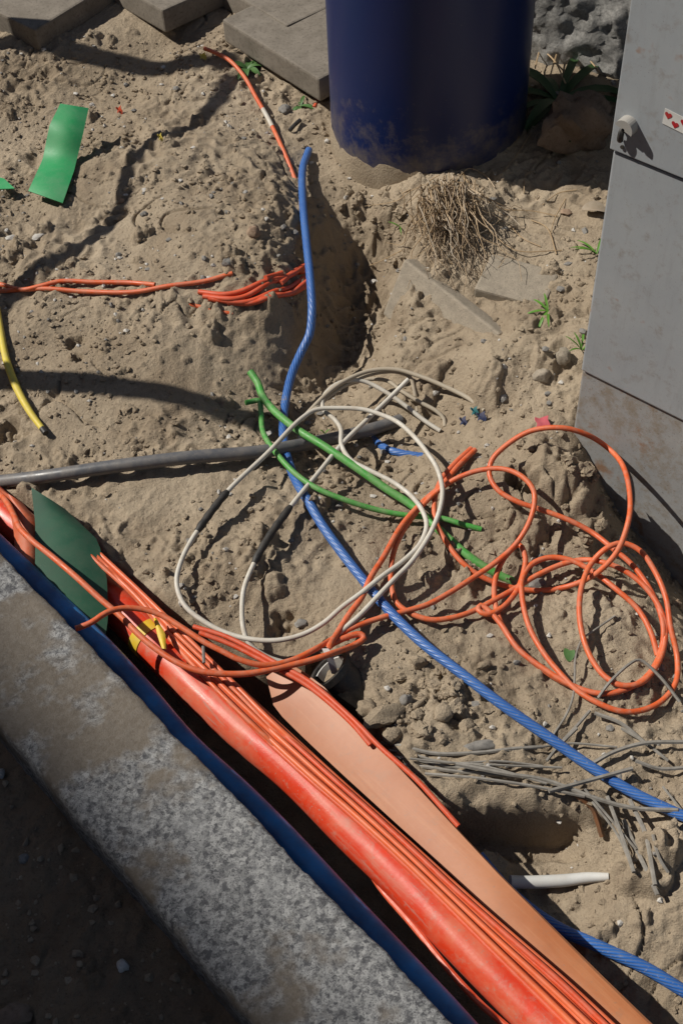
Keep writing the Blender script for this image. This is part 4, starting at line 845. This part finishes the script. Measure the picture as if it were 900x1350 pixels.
for k, pts in enumerate([[(505, 275), (540, 250), (580, 243)], [(600, 240), (618, 222), (640, 232), (652, 247)], [(640, 260), (660, 275), (700, 278), (735, 285)], [(530, 330), (500, 345), (487, 350)], [(660, 230), (680, 205), (700, 175)], [(690, 255), (693, 230), (705, 225)], [(700, 290), (720, 300), (733, 335)], [(628, 400), (638, 340), (648, 290)], [(620, 320), (650, 350), (720, 372)], [(555, 250), (552, 232), (550, 220)], [(670, 295), (690, 315), (712, 325)], [(725, 310), (730, 290), (745, 262)], [(715, 270), (735, 255), (760, 250)], [(640, 300), (680, 330), (740, 330)]]):
    cable('dry_stalk', [(x, y, .010 if q == 1 else .002) for q, (x, y) in enumerate(pts)], .0010, M['root'], 'thin dry stalk strewn round the root clump', 'stalk', 'dry stalks round the roots', sides=5, settle=False)
for k, pts in enumerate([[(702, 20), (712, 50), (705, 90)], [(715, 10), (735, 50), (725, 100)], [(735, 0), (765, 40), (805, 55)], [(745, 20), (770, 70), (790, 95)], [(708, 60), (730, 80), (745, 110)]]):
    cable('dry_vine', [(x, y, .02) for x, y in pts], .0016, M['root'], 'dry brown vine on the rough wall behind the post', 'vine', 'dry vines by the wall', sides=5, settle=False)
# litter
def scrap(px, py, w, h, mat, label, lift=.004):
    p = G(px, py, lift); g = [[p+np.array([(i/3-.5)*w+.002*math.sin(j*2.), (j/3-.5)*h, .003*math.sin(i*1.7+j)+.010*j/3]) for j in range(4)] for i in range(4)]
    V, F = sheet_geo(g, .0008); tag(mesh_obj('scrap', V, F, mat), label, 'scrap')
scrap(714, 560, .020, .014, M['pink'], 'pink plastic scrap behind the tall orange loop')
scrap(625, 545, .010, .008, M['teal'], 'teal plastic scrap near the white cable end'); scrap(634, 552, .013, .008, M['navy'], 'dark blue plastic scrap touching the teal one'); scrap(610, 558, .010, .008, M['navy'], 'dark blue plastic crumb beside the blue duct bit')
scrap(212, 184, .007, .007, M['yellow'], 'tiny yellow petal on the sand slope'); scrap(268, 77, .012, .006, M['yellow'], 'tiny yellow petal at the start of the orange cable'); scrap(158, 148, .010, .008, M['orange2'], 'tiny red scrap on the upper sand slope')
cable('black_clip', [(382, 172, .004), (388, 165, .008), (396, 158, .004)], .004, M['black'], 'small black plastic clip beside the orange cable', 'clip', sides=8, settle=False)

# ------------------------------------------------------------------ unseen posts and hose added off frame to cast shadows across the sand
def add_shadow_post(base, top, label):
    e = empty('shadow_post', (*base, -.06), label, 'post'); tube('rod', [(*base, -.1), (*base, top*.5), (*base, top)], .022, M['greystone'], e, 14)
    V, F = rock_geo((*base, top+.012), (.03, .03, .018), 3, 2, .05, 0, 0); mesh_obj('cap', V, F, M['tape'], e)
def shadow_base(px, py, height):
    w = U(px, py, -.04)[:2]; return w+SUNH*height/math.tan(SUN_EL)
add_shadow_post(shadow_base(315, 522, 1.06), 1.0, 'unseen grey post with yellow cap, added for the shadow near the yellow strip')
pb_ = shadow_base(300, 100, .98); add_shadow_post(pb_, .96, 'unseen grey post with yellow cap, added for the shadow at the pavement edge')
HP = []  # added hose, traced back from where its shadow should fall
for (px, py), hz in zip([(300, 103), (240, 165), (172, 222), (150, 262), (100, 305), (20, 345), (-60, 390)], [.96, .90, .86, .82, .78, .72, .70]):
    w = U(px, py, -.02)[:2]+SUNH*hz/math.tan(SUN_EL); HP.append((w[0], w[1], hz))
tag(tube('shadow_hose', catmull(np.array(HP), .03), .016, M['black'], None, 12), 'unseen black hose added for the bent shadow on the upper sand', 'hose')
